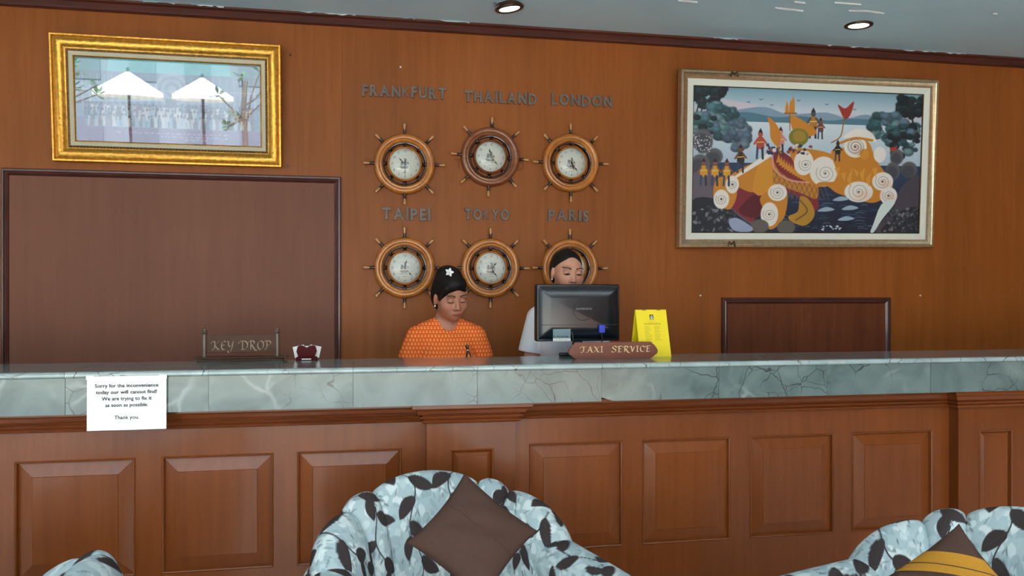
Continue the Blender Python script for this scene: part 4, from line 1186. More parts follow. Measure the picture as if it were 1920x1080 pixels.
MB().tube([(a[0], -0.012, a[1]), (a[0] + 0.003, -0.020, a[1] - 0.02), (a[0] + 0.008, -0.012, a[1] - 0.06), (a[0] + 0.006, 0.01, a[1] - 0.13), (a[0], 0.03, 0.008)], 0.0028, 8).build('power_cable', MT['black'], t, True)
MB().bbox(-0.022, 0.022, 0.014, 0.038, 0.012, zc + mh * .45, 0.004).build('neck', MT['mon2'], t)
MB().lathe([(0.0005, 0.014), (0.05, 0.014), (0.095, 0.008), (0.10, 0.003), (0.10, 0.0), (0.0005, 0.0)], 40, Matrix.Translation((0, 0.03, 0))).build('stand_base', MT['mon2'], t, True)
# ------------------------------------------------------------------ armchairs
def camw(lat, dep, z=0.0):
    """world point from distance to the right of and along the camera's line of sight"""
    return Vector((dep * ST + lat * CT, dep * CT - lat * ST, z))
# one repeat of the printed upholstery, 0.48 m square: pale brushed ground, dark leaves on wavy stems
TILE = 0.48
def fabric_tile():
    T = Paint(480, 480, TILE, TILE)
    T.C[:] = (168, 186, 190)
    r = random.Random(21)
    def wrap(fn, x, y, *a, **k):
        for ox in (-TILE, 0, TILE):
            for oy in (-TILE, 0, TILE):
                if -0.08 < x + ox < TILE + 0.08 and -0.08 < y + oy < TILE + 0.08: fn(x + ox, y + oy, *a, **k)
    def petal(x, y, ang, L, w, c, a):
        ca, sa = math.cos(ang), math.sin(ang); pts = []
        for k in range(9):
            t = k / 8; ww = w * math.sin(math.pi * t ** 0.8) * 0.5; pts.append((x + ca * L * (t - .5) - sa * ww, y + sa * L * (t - .5) + ca * ww))
        for k in range(8, -1, -1):
            t = k / 8; ww = -w * math.sin(math.pi * t ** 0.8) * 0.5; pts.append((x + ca * L * (t - .5) - sa * ww, y + sa * L * (t - .5) + ca * ww))
        T.poly(pts, c, a)
    for _ in range(420):
        wrap(petal, r.uniform(0, TILE), r.uniform(0, TILE), math.pi / 2 + r.gauss(0, 0.5), r.uniform(.02, .05), r.uniform(.012, .03), r.choice([(200, 214, 214), (186, 204, 206), (150, 170, 176), (216, 226, 225), (168, 190, 194)]), 0.8)
    for _ in range(120):
        wrap(petal, r.uniform(0, TILE), r.uniform(0, TILE), math.pi / 2 + r.gauss(0, 0.5), r.uniform(.018, .036), r.uniform(.004, .009), r.choice([(110, 126, 132), (132, 148, 152), (92, 104, 110)]), 0.8)
    DK, MD = (58, 50, 50), (72, 62, 60)
    def leaf(x, y, ang, L, w):
        ca, sa = math.cos(ang), math.sin(ang)
        up, dn = [], []
        for k in range(13):
            t = k / 12; prof = 1.9 * t ** 0.62 * (1 - t) ** 0.80
            bend = 0.08 * L * math.sin(math.pi * t)
            for s, o in ((1, up), (-1, dn)):
                ww = s * w / 2 * prof + bend
                o.append((x + ca * L * t - sa * ww, y + sa * L * t + ca * ww))
        T.poly(up + dn[::-1], DK, 1.0)
        T.line([(x, y), (x + ca * L * .8 - sa * .06 * L, y + sa * L * .8 + ca * .06 * L)], 0.0016, MD, 0.8)
    def stem(pts): T.line(pts, 0.0042, (44, 38, 40), 1.0, smooth=5)
    for vi, x0 in enumerate((0.05, 0.215, 0.37)):
        ph = (0.0, 0.16, 0.07)[vi]
        for oy in (-TILE, 0, TILE):
            for ox in (-TILE, 0, TILE):
                X, Y = x0 + ox, ph + oy
                if X < -0.12 or X > TILE + 0.12: continue
                cv = lambda s: (X + 0.022 * math.sin(s / TILE * 2 * math.pi * 2 + vi), Y + s)
                # two sprays per repeat, each a bent stem with alternate leaves
                for s0, ln in ((0.0, 0.20), (0.25, 0.19)):
                    stem([cv(s0 + ln * k / 6) for k in range(7)])
                    for k, sd in ((0, 1), (1, -1), (2, 1)):
                        s = s0 + 0.02 + k * 0.070
                        px, py = cv(s)
                        if -0.12 < py < TILE + 0.12:
                            leaf(px, py, math.pi / 2 - sd * (0.98 - 0.08 * k), 0.094 - 0.004 * k, 0.062)
                    px, py = cv(s0 + ln)
                    if -0.12 < py < TILE + 0.12: leaf(px, py, math.pi / 2 + 0.3, 0.078, 0.050)
    return T.C
FAB = fabric_tile()
def fabric(p, q):
    """colour of the cloth at p along, q up (metres)"""
    n = FAB.shape[0]
    x = (np.asarray(p) / TILE % 1.0) * n; y = ((-np.asarray(q)) / TILE % 1.0) * n
    x0 = np.floor(x).astype(int); y0 = np.floor(y).astype(int); fx = (x - x0)[..., None]; fy = (y - y0)[..., None]
    g = lambda a, b: FAB[b % n, a % n]
    c = (g(x0, y0) * (1 - fx) + g(x0 + 1, y0) * fx) * (1 - fy) + (g(x0, y0 + 1) * (1 - fx) + g(x0 + 1, y0 + 1) * fx) * fy
    return srgb_arr(c)
def interp_profile(pts, n, front=0):
    q = np.array(smooth_line(pts, 12)); d = np.r_[0, np.cumsum(np.hypot(*np.diff(q, axis=0).T))]
    s = np.linspace(0, d[-1], n) if not front else np.r_[np.linspace(0, d[-1] * front, int(n * .8), endpoint=False), np.linspace(d[-1] * front, d[-1], n - int(n * .8))]
    return np.stack([np.interp(s, d, q[:, 0]), np.interp(s, d, q[:, 1])], 1), s
BA, BBK = 0.335, 0.27          # half width and depth of the shell back in plan
LOBES = [-94, -50, -31, 28, 45, 94]
def back_surface(ns=580, nt=250):
    phi = np.radians(np.linspace(-94, 94, ns))
    prof, q = interp_profile([(-0.045, 0.0), (-0.062, 0.22), (-0.058, 0.5), (-0.042, 0.74), (-0.012, 0.93), (0.03, 1.0), (0.072, 0.955), (0.098, 0.82), (0.10, 0.55), (0.085, 0.2), (0.06, -0.75)], nt, 0.52)
    f = q / q[-1]
    puff = np.zeros(ns); deg = np.degrees(phi)
    for a, b in zip(LOBES[:-1], LOBES[1:]):
        m = (deg >= a) & (deg <= b); t = (deg[m] - a) / (b - a)
        puff[m] = np.clip(np.sin(np.pi * t), 0, 1) ** 0.36 * (0.75 + 0.25 * min(1, (b - a) / 40))
    zc = 0.575 + 0.225 * np.clip(np.cos(phi * 0.93), 0, 1) ** 0.75
    zs = 0.36
    N_, Z_ = prof[:, 0], prof[:, 1]
    amp = np.interp(f, [0, 0.08, 0.3, 0.5, 0.62, 0.75, 1], [0.0, 0.026, 0.042, 0.048, 0.040, 0.014, 0.0])
    tn = np.gradient(N_, q); tz = np.gradient(Z_ * 0.42, q); ln = np.hypot(tn, tz); nn, nz = -tz / ln, tn / ln    # profile normal: towards the sitter, then up, then behind
    off = np.outer(puff - 0.85, amp)
    Nn = N_[None, :] + off * nn[None, :]
    Zz = zs + Z_[None, :] * (zc - zs)[:, None] + off * nz[None, :]
    Zz = np.where(Z_[None, :] < 0, zs + Z_[None, :] * (zs - 0.05) / 0.75, Zz)
    k = 0.90 + 0.10 * np.clip((Zz - 0.36) / 0.4, 0, 1)
    X = (BA * k + Nn) * np.sin(phi)[:, None]; Y = (BBK * k + Nn) * np.cos(phi)[:, None]
    arc = np.r_[0, np.cumsum(np.hypot(np.diff(BA * np.sin(phi)), np.diff(BBK * np.cos(phi))))]; arc -= arc[-1] / 2
    qq = np.cumsum(np.r_[0, np.hypot(np.diff(N_), np.diff(Z_ * 0.42))])
    V = np.stack([X, Y, Zz], -1)
    return V, np.repeat(arc[:, None], nt, 1), np.repeat(qq[None, :], ns, 0)
def grid_quads(a, b, flip=False):
    i = np.arange(a * b).reshape(a, b)
    Q = np.stack([i[:-1, :-1], i[1:, :-1], i[1:, 1:], i[:-1, 1:]], -1).reshape(-1, 4)
    return Q[:, ::-1] if flip else Q
def arm_surface(side, npth=170, nsec=200):
    sec = []
    for k in range(25):
        a = math.radians(215 - 250 * k / 24); sec.append((0.088 * math.cos(a), -0.088 + 0.088 * math.sin(a)))
    sec = [(-0.055, -0.56), (-0.058, -0.30), (-0.060, -0.18)] + sec + [(0.066, -0.18), (0.064, -0.30), (0.06, -0.56)]
    sec, q = interp_profile(sec, nsec)
    path, p = interp_profile([(0.352, 0.10), (0.362, 0.0), (0.385, -0.15), (0.405, -0.32), (0.412, -0.47)], npth - 12)
    ztop = np.interp(p, [0, p[-1]], [0.622, 0.585])
    d = np.gradient(path, axis=0); d /= np.hypot(d[:, 0], d[:, 1])[:, None]
    rows = []; pp = []
    for i in range(len(path)):
        nx, ny = -d[i, 1], d[i, 0]         # outward is +x side
        rows.append(np.stack([path[i, 0] + sec[:, 0] * nx, path[i, 1] + sec[:, 0] * ny, ztop[i] + sec[:, 1]], -1)); pp.append(p[i])
    nx, ny = -d[-1, 1], d[-1, 0]
    for k in range(1, 13):                  # rounded front
        a = k / 12 * math.pi / 2; sc = math.cos(a); fw = 0.045 * math.sin(a)
        sc = max(sc, 0.002)
        cx, cz = 0.0, -0.20
        zz = cz + (sec[:, 1] - cz) * (0.55 + 0.45 * sc if k < 12 else 0.002) if False else cz + (sec[:, 1] - cz) * sc ** 0.5 if k < 12 else np.full(nsec, cz)
        rows.append(np.stack([path[-1, 0] + sec[:, 0] * sc ** 0.5 * nx + d[-1, 0] * fw, path[-1, 1] + sec[:, 0] * sc ** 0.5 * ny + d[-1, 1] * fw, ztop[-1] + zz], -1)); pp.append(p[-1] + fw)
    V = np.stack(rows); V[..., 0] *= side
    return V, np.repeat(np.array(pp)[:, None], nsec, 1), np.repeat(q[None, :], len(rows), 0)
def soft_box(x0, x1, y0, y1, z0, z1, r, n=14, m=40, crown=0.02):
    """rounded cushion: superellipse rings top to bottom"""
    V = []; P_ = []; Q_ = []
    cx, cy, hx, hy = (x0 + x1) / 2, (y0 + y1) / 2, (x1 - x0) / 2, (y1 - y0) / 2
    prof = [(0.0, 1.0 + crown / (z1 - z0))] + [(k / 6 * 0.9, 1.0 + crown / (z1 - z0) * (1 - (k / 6) ** 2)) for k in range(1, 7)]
    prof += [(1 - 0.1 * (1 - math.sin(a)), 1 - (1 - math.cos(a)) * 0.35) for a in [math.pi / 2 * k / 5 for k in range(1, 6)]]
    prof += [(1.0, 0.4), (0.985, 0.1), (0.95, 0.0), (0.0, 0.0)]
    for sc, zf in prof:
        for k in range(m * 4):
            a = 2 * math.pi * k / (m * 4); c, s = math.cos(a), math.sin(a)
            e = (abs(c) ** 8 + abs(s) ** 8) ** (-1 / 8)
            V.append((cx + hx * sc * c * e, cy + hy * sc * s * e, z0 + (z1 - z0) * zf)); P_.append(hx * sc * c * e); Q_.append(hy * sc * s * e + (1 - zf) * 0.3)
    w = m * 4; idx = np.arange(len(prof) * w).reshape(len(prof), w)
    Q = np.stack([idx[:-1], idx[1:], np.roll(idx[1:], -1, 1), np.roll(idx[:-1], -1, 1)], -1).reshape(-1, 4)
    return np.array(V), Q, np.array(P_), np.array(Q_)
CHAIRS = [   # lateral, depth, facing (deg to the right of the camera), label
    (-0.175, 2.42, 22.0, 'leaf-print channel-back armchair holding the plain brown cushion, in front of the desk'),
    (1.20, 2.05, -60.0, 'leaf-print channel-back armchair at the right edge, holding the brown cushion with a yellow band'),
    (-1.25, 1.73, -85.0, 'leaf-print armchair at the lower left of which only the top of the back shows'),
]
MT['fabric'] = vcol('leaf_print_cloth', rough=0.85, spec=0.25, bump=0.12, bscale=600)
MT['foot'] = plain('dark_wood_foot', (50, 30, 20), rough=0.4)
def make_armchair(label):
    t = thing('armchair', label, 'armchair', (0, 0, 0), (0, 0, 0), 'leaf-print lobby armchairs')
    V, p, q = back_surface()
    big_mesh('backrest', V.reshape(-1, 3), grid_quads(*V.shape[:2]), MT['fabric'], t, fabric(p.ravel() + 0.13, q.ravel() + 0.02))
    for s in (-1, 1):
        V, p, q = arm_surface(s)
        big_mesh('armrest', V.reshape(-1, 3), grid_quads(*V.shape[:2], flip=(s < 0)), MT['fabric'], t, fabric(q.ravel() + (0.1 if s > 0 else 0.3), p.ravel()))
    V, Q, p, q = soft_box(-0.335, 0.335, -0.52, 0.20, 0.31, 0.455, 0.05)
    big_mesh('seat_cushion', V, Q, MT['fabric'], t, fabric(p, q))
    V, Q, p, q = soft_box(-0.43, 0.43, -0.46, 0.24, 0.07, 0.315, 0.02, crown=0.0)
    big_mesh('seat_base', V, Q, MT['fabric'], t, fabric(p, q))
    for x, y in ((-0.40, -0.42), (0.40, -0.42), (-0.28, 0.20), (0.28, 0.20)):
        MB().lathe([(0.018, 0.0), (0.024, 0.03), (0.028, 0.08)], 16, Matrix.Translation((x, y, 0)), cap=True).build('foot', MT['foot'], t, True)
    return t
ac = make_armchair(CHAIRS[0][3])
for i, (la, de, al, lab) in enumerate(CHAIRS):
    c = ac if i == 0 else copy_tree(ac)
    c.location = camw(la, de); c.rotation_euler = (0, 0, math.radians(al) - TH); c['label'] = lab

# ------------------------------------------------------------------ cushions
MT['brown'] = plain('brown_cushion_cloth', (78, 57, 49), rough=0.9, spec=0.2, noise=0.10, nscale=260, bump=0.12)
MT['ochre'] = plain('ochre_band_cloth', (178, 126, 42), rough=0.85, spec=0.2, noise=0.06, nscale=200)
def pillow_pts(u, v, E, T, lift=0.0):
    k = 0.10
    x = E / 2 * u * (1 - k * (1 - v * v)); y = E / 2 * v * (1 - k * (1 - u * u))
    z = T * np.clip((1 - u * u) * (1 - v * v), 0, 1) ** 0.42 + lift
    return x, y, z
def pillow(name, label, E, T, center, ex, ey, ez, band=None, seam=None):
    t = thing(name, label, 'cushion', center, (0, 0, 0), 'brown scatter cushions')
    R = Matrix((ex, ey, ez)).transposed().to_4x4(); t.rotation_euler = R.to_euler()
    n = 60; g = np.linspace(-1, 1, n + 1); g = np.sign(g) * np.abs(g) ** 0.85
    U_, W_ = np.meshgrid(g, g, indexing='ij')
    wr = 0.004 * np.sin(U_ * 9 + W_ * 5) * (1 - U_ ** 2) * (1 - W_ ** 2)
    x, y, z = pillow_pts(U_, W_, E, T)
    A_ = np.stack([x, y, z + wr], -1).reshape(-1, 3); B_ = np.stack([x, y, -z + wr], -1).reshape(-1, 3)
    Q1 = grid_quads(n + 1, n + 1); Q2 = grid_quads(n + 1, n + 1, True) + len(A_)
    o = big_mesh('cover', np.r_[A_, B_], np.r_[Q1, Q2], MT['brown'], t)
    bm = bmesh.new(); bm.from_mesh(o.data); bmesh.ops.remove_doubles(bm, verts=bm.verts, dist=0.0004); bm.to_mesh(o.data); bm.free()
    if seam is not None:
        m = MB(); pts = []
        for k in range(31):
            v = -0.97 + 1.94 * k / 30; a, b, c = pillow_pts(np.array(seam), np.array(v), E, T, 0.0002); pts.append((float(a), float(b), float(c) + 0.004 * math.sin(seam * 9 + v * 5) * (1 - seam ** 2) * (1 - v * v)))
        m.tube(pts, 0.0022, 6).build('seam', MT['brown'], t, True)
    if band is not None:      # sewn across the corner, square to the diagonal
        def bpt(d, w, lift):
            lim = 0.985 - abs(d); u = d + w * lim; v = d - w * lim
            x, y, z = pillow_pts(np.array(u), np.array(v), E, T, lift)
            return float(x), float(y), float(z) + 0.004 * math.sin(u * 9 + v * 5) * (1 - u * u) * (1 - v * v)
        a0, a1 = band; Vb = [bpt(a0 + (a1 - a0) * i / 15, -1 + 2 * k / 49, 0.0025) for i in range(16) for k in range(50)]
        big_mesh('band', Vb, grid_quads(16, 50, True), MT['ochre'], t)
        m = MB(); m.tube([bpt(a0 + (a1 - a0) * .6, -0.98 + 1.96 * k / 40, 0.003) for k in range(41)], 0.0012, 6)
        m.build('band_stitch', MT['brown'], t, True)
    return t
def plane_pts(pix, c, n):
    out = []
    for u, v in pix:
        a, b = (u - 960) / F, (HZ - v) / F
        d = Vector((ST + a * CT, CT - a * ST, b)); o = Vector((0, 0, H))
        k = (c - o).dot(n) / d.dot(n); out.append(o + d * k)
    return out
def cam_dir(yaw, pitch):
    """unit normal facing the camera, turned yaw degrees right and pitch degrees up"""
    y, p = math.radians(yaw), math.radians(pitch)
    la, de = math.sin(y) * math.cos(p), -math.cos(y) * math.cos(p)
    return Vector((de * ST + la * CT, de * CT - la * ST, math.sin(p)))
def place_cushion(pix, cpt, dep, yaw, pitch, E, T, label, **kw):
    a, b = (cpt[0] - 960) / F, (HZ - cpt[1]) / F
    c = Vector((dep * ST + a * dep * CT, dep * CT - a * dep * ST, H + b * dep)); n = cam_dir(yaw, pitch)
    top, left, right = plane_pts(pix, c, n)
    e1 = (right - top); e2 = (left - top)
    bis = (e1.normalized() + e2.normalized()).normalized(); orth = n.cross(bis).normalized()
    if orth.dot(e1) < 0: orth = -orth
    ex = (bis + orth).normalized(); ey = n.cross(ex).normalized()
    if ey.dot(e2) < 0: ey = -ey; 
    if ex.cross(ey).dot(n) < 0: ex, ey = ey, ex
    cen = (left + right) / 2 if not E else top + bis * (E * 0.70)
    print('cushion edges', e1.length, e2.length, e1.angle(e2) * 57.3)
    return pillow('scatter_cushion', label, E or (e1.length + e2.length) / 2, T, cen, ex, ey, n, **kw)

place_cushion([(876, 886), (762, 1023), (1007, 990)], (884, 1004), 2.30, 16, 34, None, 0.055, 'plain brown square cushion stood on its corner in the front armchair', seam=-0.12)
place_cushion([(1798, 983), (1690, 1090), (1862, 1085)], (1776, 1087), 1.96, -50, 36, 0.31, 0.05, 'brown cushion with an ochre yellow band across it, in the right armchair', band=(-0.62, -0.34))
# ------------------------------------------------------------------ people (signed distance fields, meshed)
class Field:
    def __init__(s, lo, hi, h):
        s.lo = np.array(lo, float); s.h = h
        s.n = np.ceil((np.array(hi) - s.lo) / h).astype(int) + 1
        s.F = np.full(s.n, 0.3, np.float32)
        s.R = np.eye(3); s.c = np.zeros(3); s.sc = 1.0
    def frame(s, R=None, c=None, sc=1.0):
        s.sc = sc
        s.R = np.eye(3) if R is None else np.array(R); s.c = np.zeros(3) if c is None else np.array(c, float)
    def _win(s, lo, hi, pad):
        cs = np.array([[x, y, z] for x in (lo[0], hi[0]) for y in (lo[1], hi[1]) for z in (lo[2], hi[2])]) * s.sc @ s.R.T + s.c
        a = np.clip(np.floor((cs.min(0) - pad - s.lo) / s.h).astype(int), 0, s.n - 1)
        b = np.clip(np.ceil((cs.max(0) + pad - s.lo) / s.h).astype(int) + 1, 1, s.n)
        sl = tuple(slice(i, j) for i, j in zip(a, b))
        g = [s.lo[k] + s.h * np.arange(a[k], b[k]) - s.c[k] for k in range(3)]
        X, Y, Z = np.meshgrid(*g, indexing='ij')
        R = s.R / s.sc   # local = R^T (p - c) / scale
        return sl, (X * R[0, 0] + Y * R[1, 0] + Z * R[2, 0]).astype(np.float32), (X * R[0, 1] + Y * R[1, 1] + Z * R[2, 1]).astype(np.float32), (X * R[0, 2] + Y * R[1, 2] + Z * R[2, 2]).astype(np.float32)
    def _put(s, sl, d, k, op):
        f = s.F[sl]; d = d * s.sc
        if op == 'add':
            if k > 0:
                h = np.clip(0.5 + 0.5 * (f - d) / k, 0, 1); s.F[sl] = f * (1 - h) + d * h - k * h * (1 - h)
            else: s.F[sl] = np.minimum(f, d)
        else:
            d = -d
            if k > 0:
                h = np.clip(0.5 - 0.5 * (f - d) / k, 0, 1); s.F[sl] = f * (1 - h) + d * h + k * h * (1 - h)
            else: s.F[sl] = np.maximum(f, d)
    def ell(s, c, r, k=0.01, op='add', R=None):
        c = np.array(c, float); r = np.array(r, float); m = r.max()
        sl, X, Y, Z = s._win(c - m, c + m, k + 0.03)
        if X.size == 0: return
        x, y, z = X - c[0], Y - c[1], Z - c[2]
        if R is not None:
            R = np.array(R); x, y, z = x * R[0, 0] + y * R[1, 0] + z * R[2, 0], x * R[0, 1] + y * R[1, 1] + z * R[2, 1], x * R[0, 2] + y * R[1, 2] + z * R[2, 2]
        k0 = np.sqrt((x / r[0]) ** 2 + (y / r[1]) ** 2 + (z / r[2]) ** 2)
        k1 = np.sqrt((x / r[0] ** 2) ** 2 + (y / r[1] ** 2) ** 2 + (z / r[2] ** 2) ** 2) + 1e-9
        s._put(sl, k0 * (k0 - 1) / k1, k, op)
    def cap(s, a, b, ra, rb, k=0.01, op='add', sy=1.0):
        a, b = np.array(a, float), np.array(b, float); m = max(ra, rb)
        sl, X, Y, Z = s._win(np.minimum(a, b) - m, np.maximum(a, b) + m, k + 0.03)
        if X.size == 0: return
        d = b - a; L2 = d @ d + 1e-12
        t = np.clip(((X - a[0]) * d[0] + (Y - a[1]) * d[1] + (Z - a[2]) * d[2]) / L2, 0, 1)
        dist = np.sqrt((X - a[0] - t * d[0]) ** 2 + ((Y - a[1] - t * d[1]) / sy) ** 2 + (Z - a[2] - t * d[2]) ** 2) - (ra + (rb - ra) * t)
        s._put(sl, dist, k, op)
    def half(s, p, n):
        """keep the side the normal n points away from"""
        n = np.array(n, float) / np.linalg.norm(n)
        g = [s.lo[k] + s.h * np.arange(s.n[k]) - p[k] for k in range(3)]
        d = (g[0][:, None, None] * n[0] + g[1][None, :, None] * n[1] + g[2][None, None, :] * n[2]).astype(np.float32)
        s.F = np.maximum(s.F, d)
    def surf_y(s, x, z):
        i = int(round((x - s.lo[0]) / s.h)); k = int(round((z - s.lo[2]) / s.h))
        col = s.F[i, :, k]; j = np.argmax(col < 0)
        return s.lo[1] + s.h * j
    def mesh(s):
        g = vdb.FloatGrid(); g.background = 0.3
        g.copyFromArray(s.F)
        P_, T_, Q_ = g.convertToPolygons(0.0, adaptivity=0.0)
        V = np.asarray(P_, np.float64) * s.h + s.lo; Q = np.asarray(Q_, np.int64)
        a, b, c = V[Q[:, 0]], V[Q[:, 1]], V[Q[:, 2]]
        if np.einsum('ij,ij->i', a, np.cross(b, c)).sum() < 0: Q = Q[:, ::-1]
        for _ in range(2):       # light relaxing of the voxel steps
            acc = np.zeros_like(V); cnt = np.zeros(len(V))
            for i in range(4):
                np.add.at(acc, Q[:, i], V[Q[:, (i + 1) % 4]] + V[Q[:, (i + 3) % 4]]); np.add.at(cnt, Q[:, i], 2)
            V = V * 0.5 + 0.5 * acc / np.maximum(cnt, 1)[:, None]
        return V, Q
def rotm(yaw, pitch, roll=0.0):
    return np.array((Matrix.Rotation(yaw, 3, 'Z') @ Matrix.Rotation(pitch, 3, 'X') @ Matrix.Rotation(roll, 3, 'Y')))

HS = 0.94      # head size
MT['skin'] = vcol('skin', rough=0.48, spec=0.4, sss=0.12)
MT['hair'] = plain('black_hair', (18, 14, 13), rough=0.55, spec=0.3, noise=0.3, nscale=140)
def strands(m):
    N, L = m.node_tree.nodes, m.node_tree.links
    tc = N.new('ShaderNodeTexCoord'); mp = N.new('ShaderNodeMapping'); mp.inputs['Scale'].default_value = (260, 60, 60); mp.inputs['Rotation'].default_value = (0, 0.5, 0)
    nz = N.new('ShaderNodeTexNoise'); nz.inputs['Scale'].default_value = 1.0; nz.inputs['Detail'].default_value = 3
    bp = N.new('ShaderNodeBump'); bp.inputs['Strength'].default_value = 0.5; bp.inputs['Distance'].default_value = 0.004
    L.new(tc.outputs['Object'], mp.inputs[0]); L.new(mp.outputs[0], nz.inputs['Vector']); L.new(nz.outputs['Fac'], bp.inputs['Height']); L.new(bp.outputs['Normal'], N['Principled BSDF'].inputs['Normal'])
strands(MT['hair'])
MT['skirt'] = plain('dark_skirt', (28, 28, 36), rough=0.85)
MT['shoe'] = plain('black_shoe', (20, 20, 20), rough=0.4)
MT['pearl'] = plain('white_pearl', (236, 232, 226), rough=0.25)
MT['petal'] = plain('white_petal', (240, 238, 232), rough=0.5)
MT['whiteshirt'] = plain('white_shirt', (234, 234, 236), rough=0.8, noise=0.04, nscale=30, bump=0.05)
def shirt_print():
    m, N, L, b = new_mat('orange_printed_cloth')
    tc = N.new('ShaderNodeTexCoord'); sp = N.new('ShaderNodeSeparateXYZ'); L.new(tc.outputs['Object'], sp.inputs[0])
    def mt(op, a, c=None):
        n = N.new('ShaderNodeMath'); n.operation = op
        for i, v in enumerate((a, c)):
            if v is None: continue
            if isinstance(v, (int, float)): n.inputs[i].default_value = v
            else: L.new(v, n.inputs[i])
        return n.outputs[0]
    zz = mt('DIVIDE', sp.outputs[2], 0.0180); row = mt('FLOOR', zz); Z = mt('SUBTRACT', mt('FRACT', zz), 0.5)
    xx = mt('ADD', mt('DIVIDE', sp.outputs[0], 0.0150), mt('MULTIPLY', mt('MODULO', row, 2.0), 0.5)); X = mt('SUBTRACT', mt('FRACT', xx), 0.5)
    # upright drop outline with a seed inside
    w = mt('ADD', 1.35, mt('MULTIPLY', Z, 1.3))
    d = mt('SQRT', mt('ADD', mt('POWER', mt('ABSOLUTE', mt('MULTIPLY', X, w)), 2.0), mt('POWER', mt('ABSOLUTE', Z), 2.0)))
    ring = mt('LESS_THAN', mt('ABSOLUTE', mt('SUBTRACT', d, 0.33)), 0.062)
    seed = mt('LESS_THAN', d, 0.12)
    dark = mt('LESS_THAN', mt('ABSOLUTE', mt('SUBTRACT', d, 0.46)), 0.05)
    nz = N.new('ShaderNodeTexNoise'); nz.inputs['Scale'].default_value = 60; L.new(tc.outputs['Object'], nz.inputs['Vector'])
    def mixc(f, a, c):
        n = N.new('ShaderNodeMix'); n.data_type = 'RGBA'
        L.new(f, n.inputs[0])
        for i, v in ((6, a), (7, c)):
            if isinstance(v, tuple): n.inputs[i].default_value = (*lin(v), 1)
            else: L.new(v, n.inputs[i])
        return n.outputs[2]
    c = mixc(nz.outputs['Fac'], (222, 78, 22), (238, 104, 40))
    c = mixc(dark, c, (206, 58, 14)); c = mixc(mt('MULTIPLY', ring, 0.9), c, (250, 190, 110)); c = mixc(mt('MULTIPLY', seed, 0.85), c, (250, 184, 96))
    L.new(c, b.inputs['Base Color']); b.inputs['Roughness'].default_value = 0.85; b.inputs['Specular IOR Level'].default_value = 0.2
    return m
MT['orangeshirt'] = shirt_print()

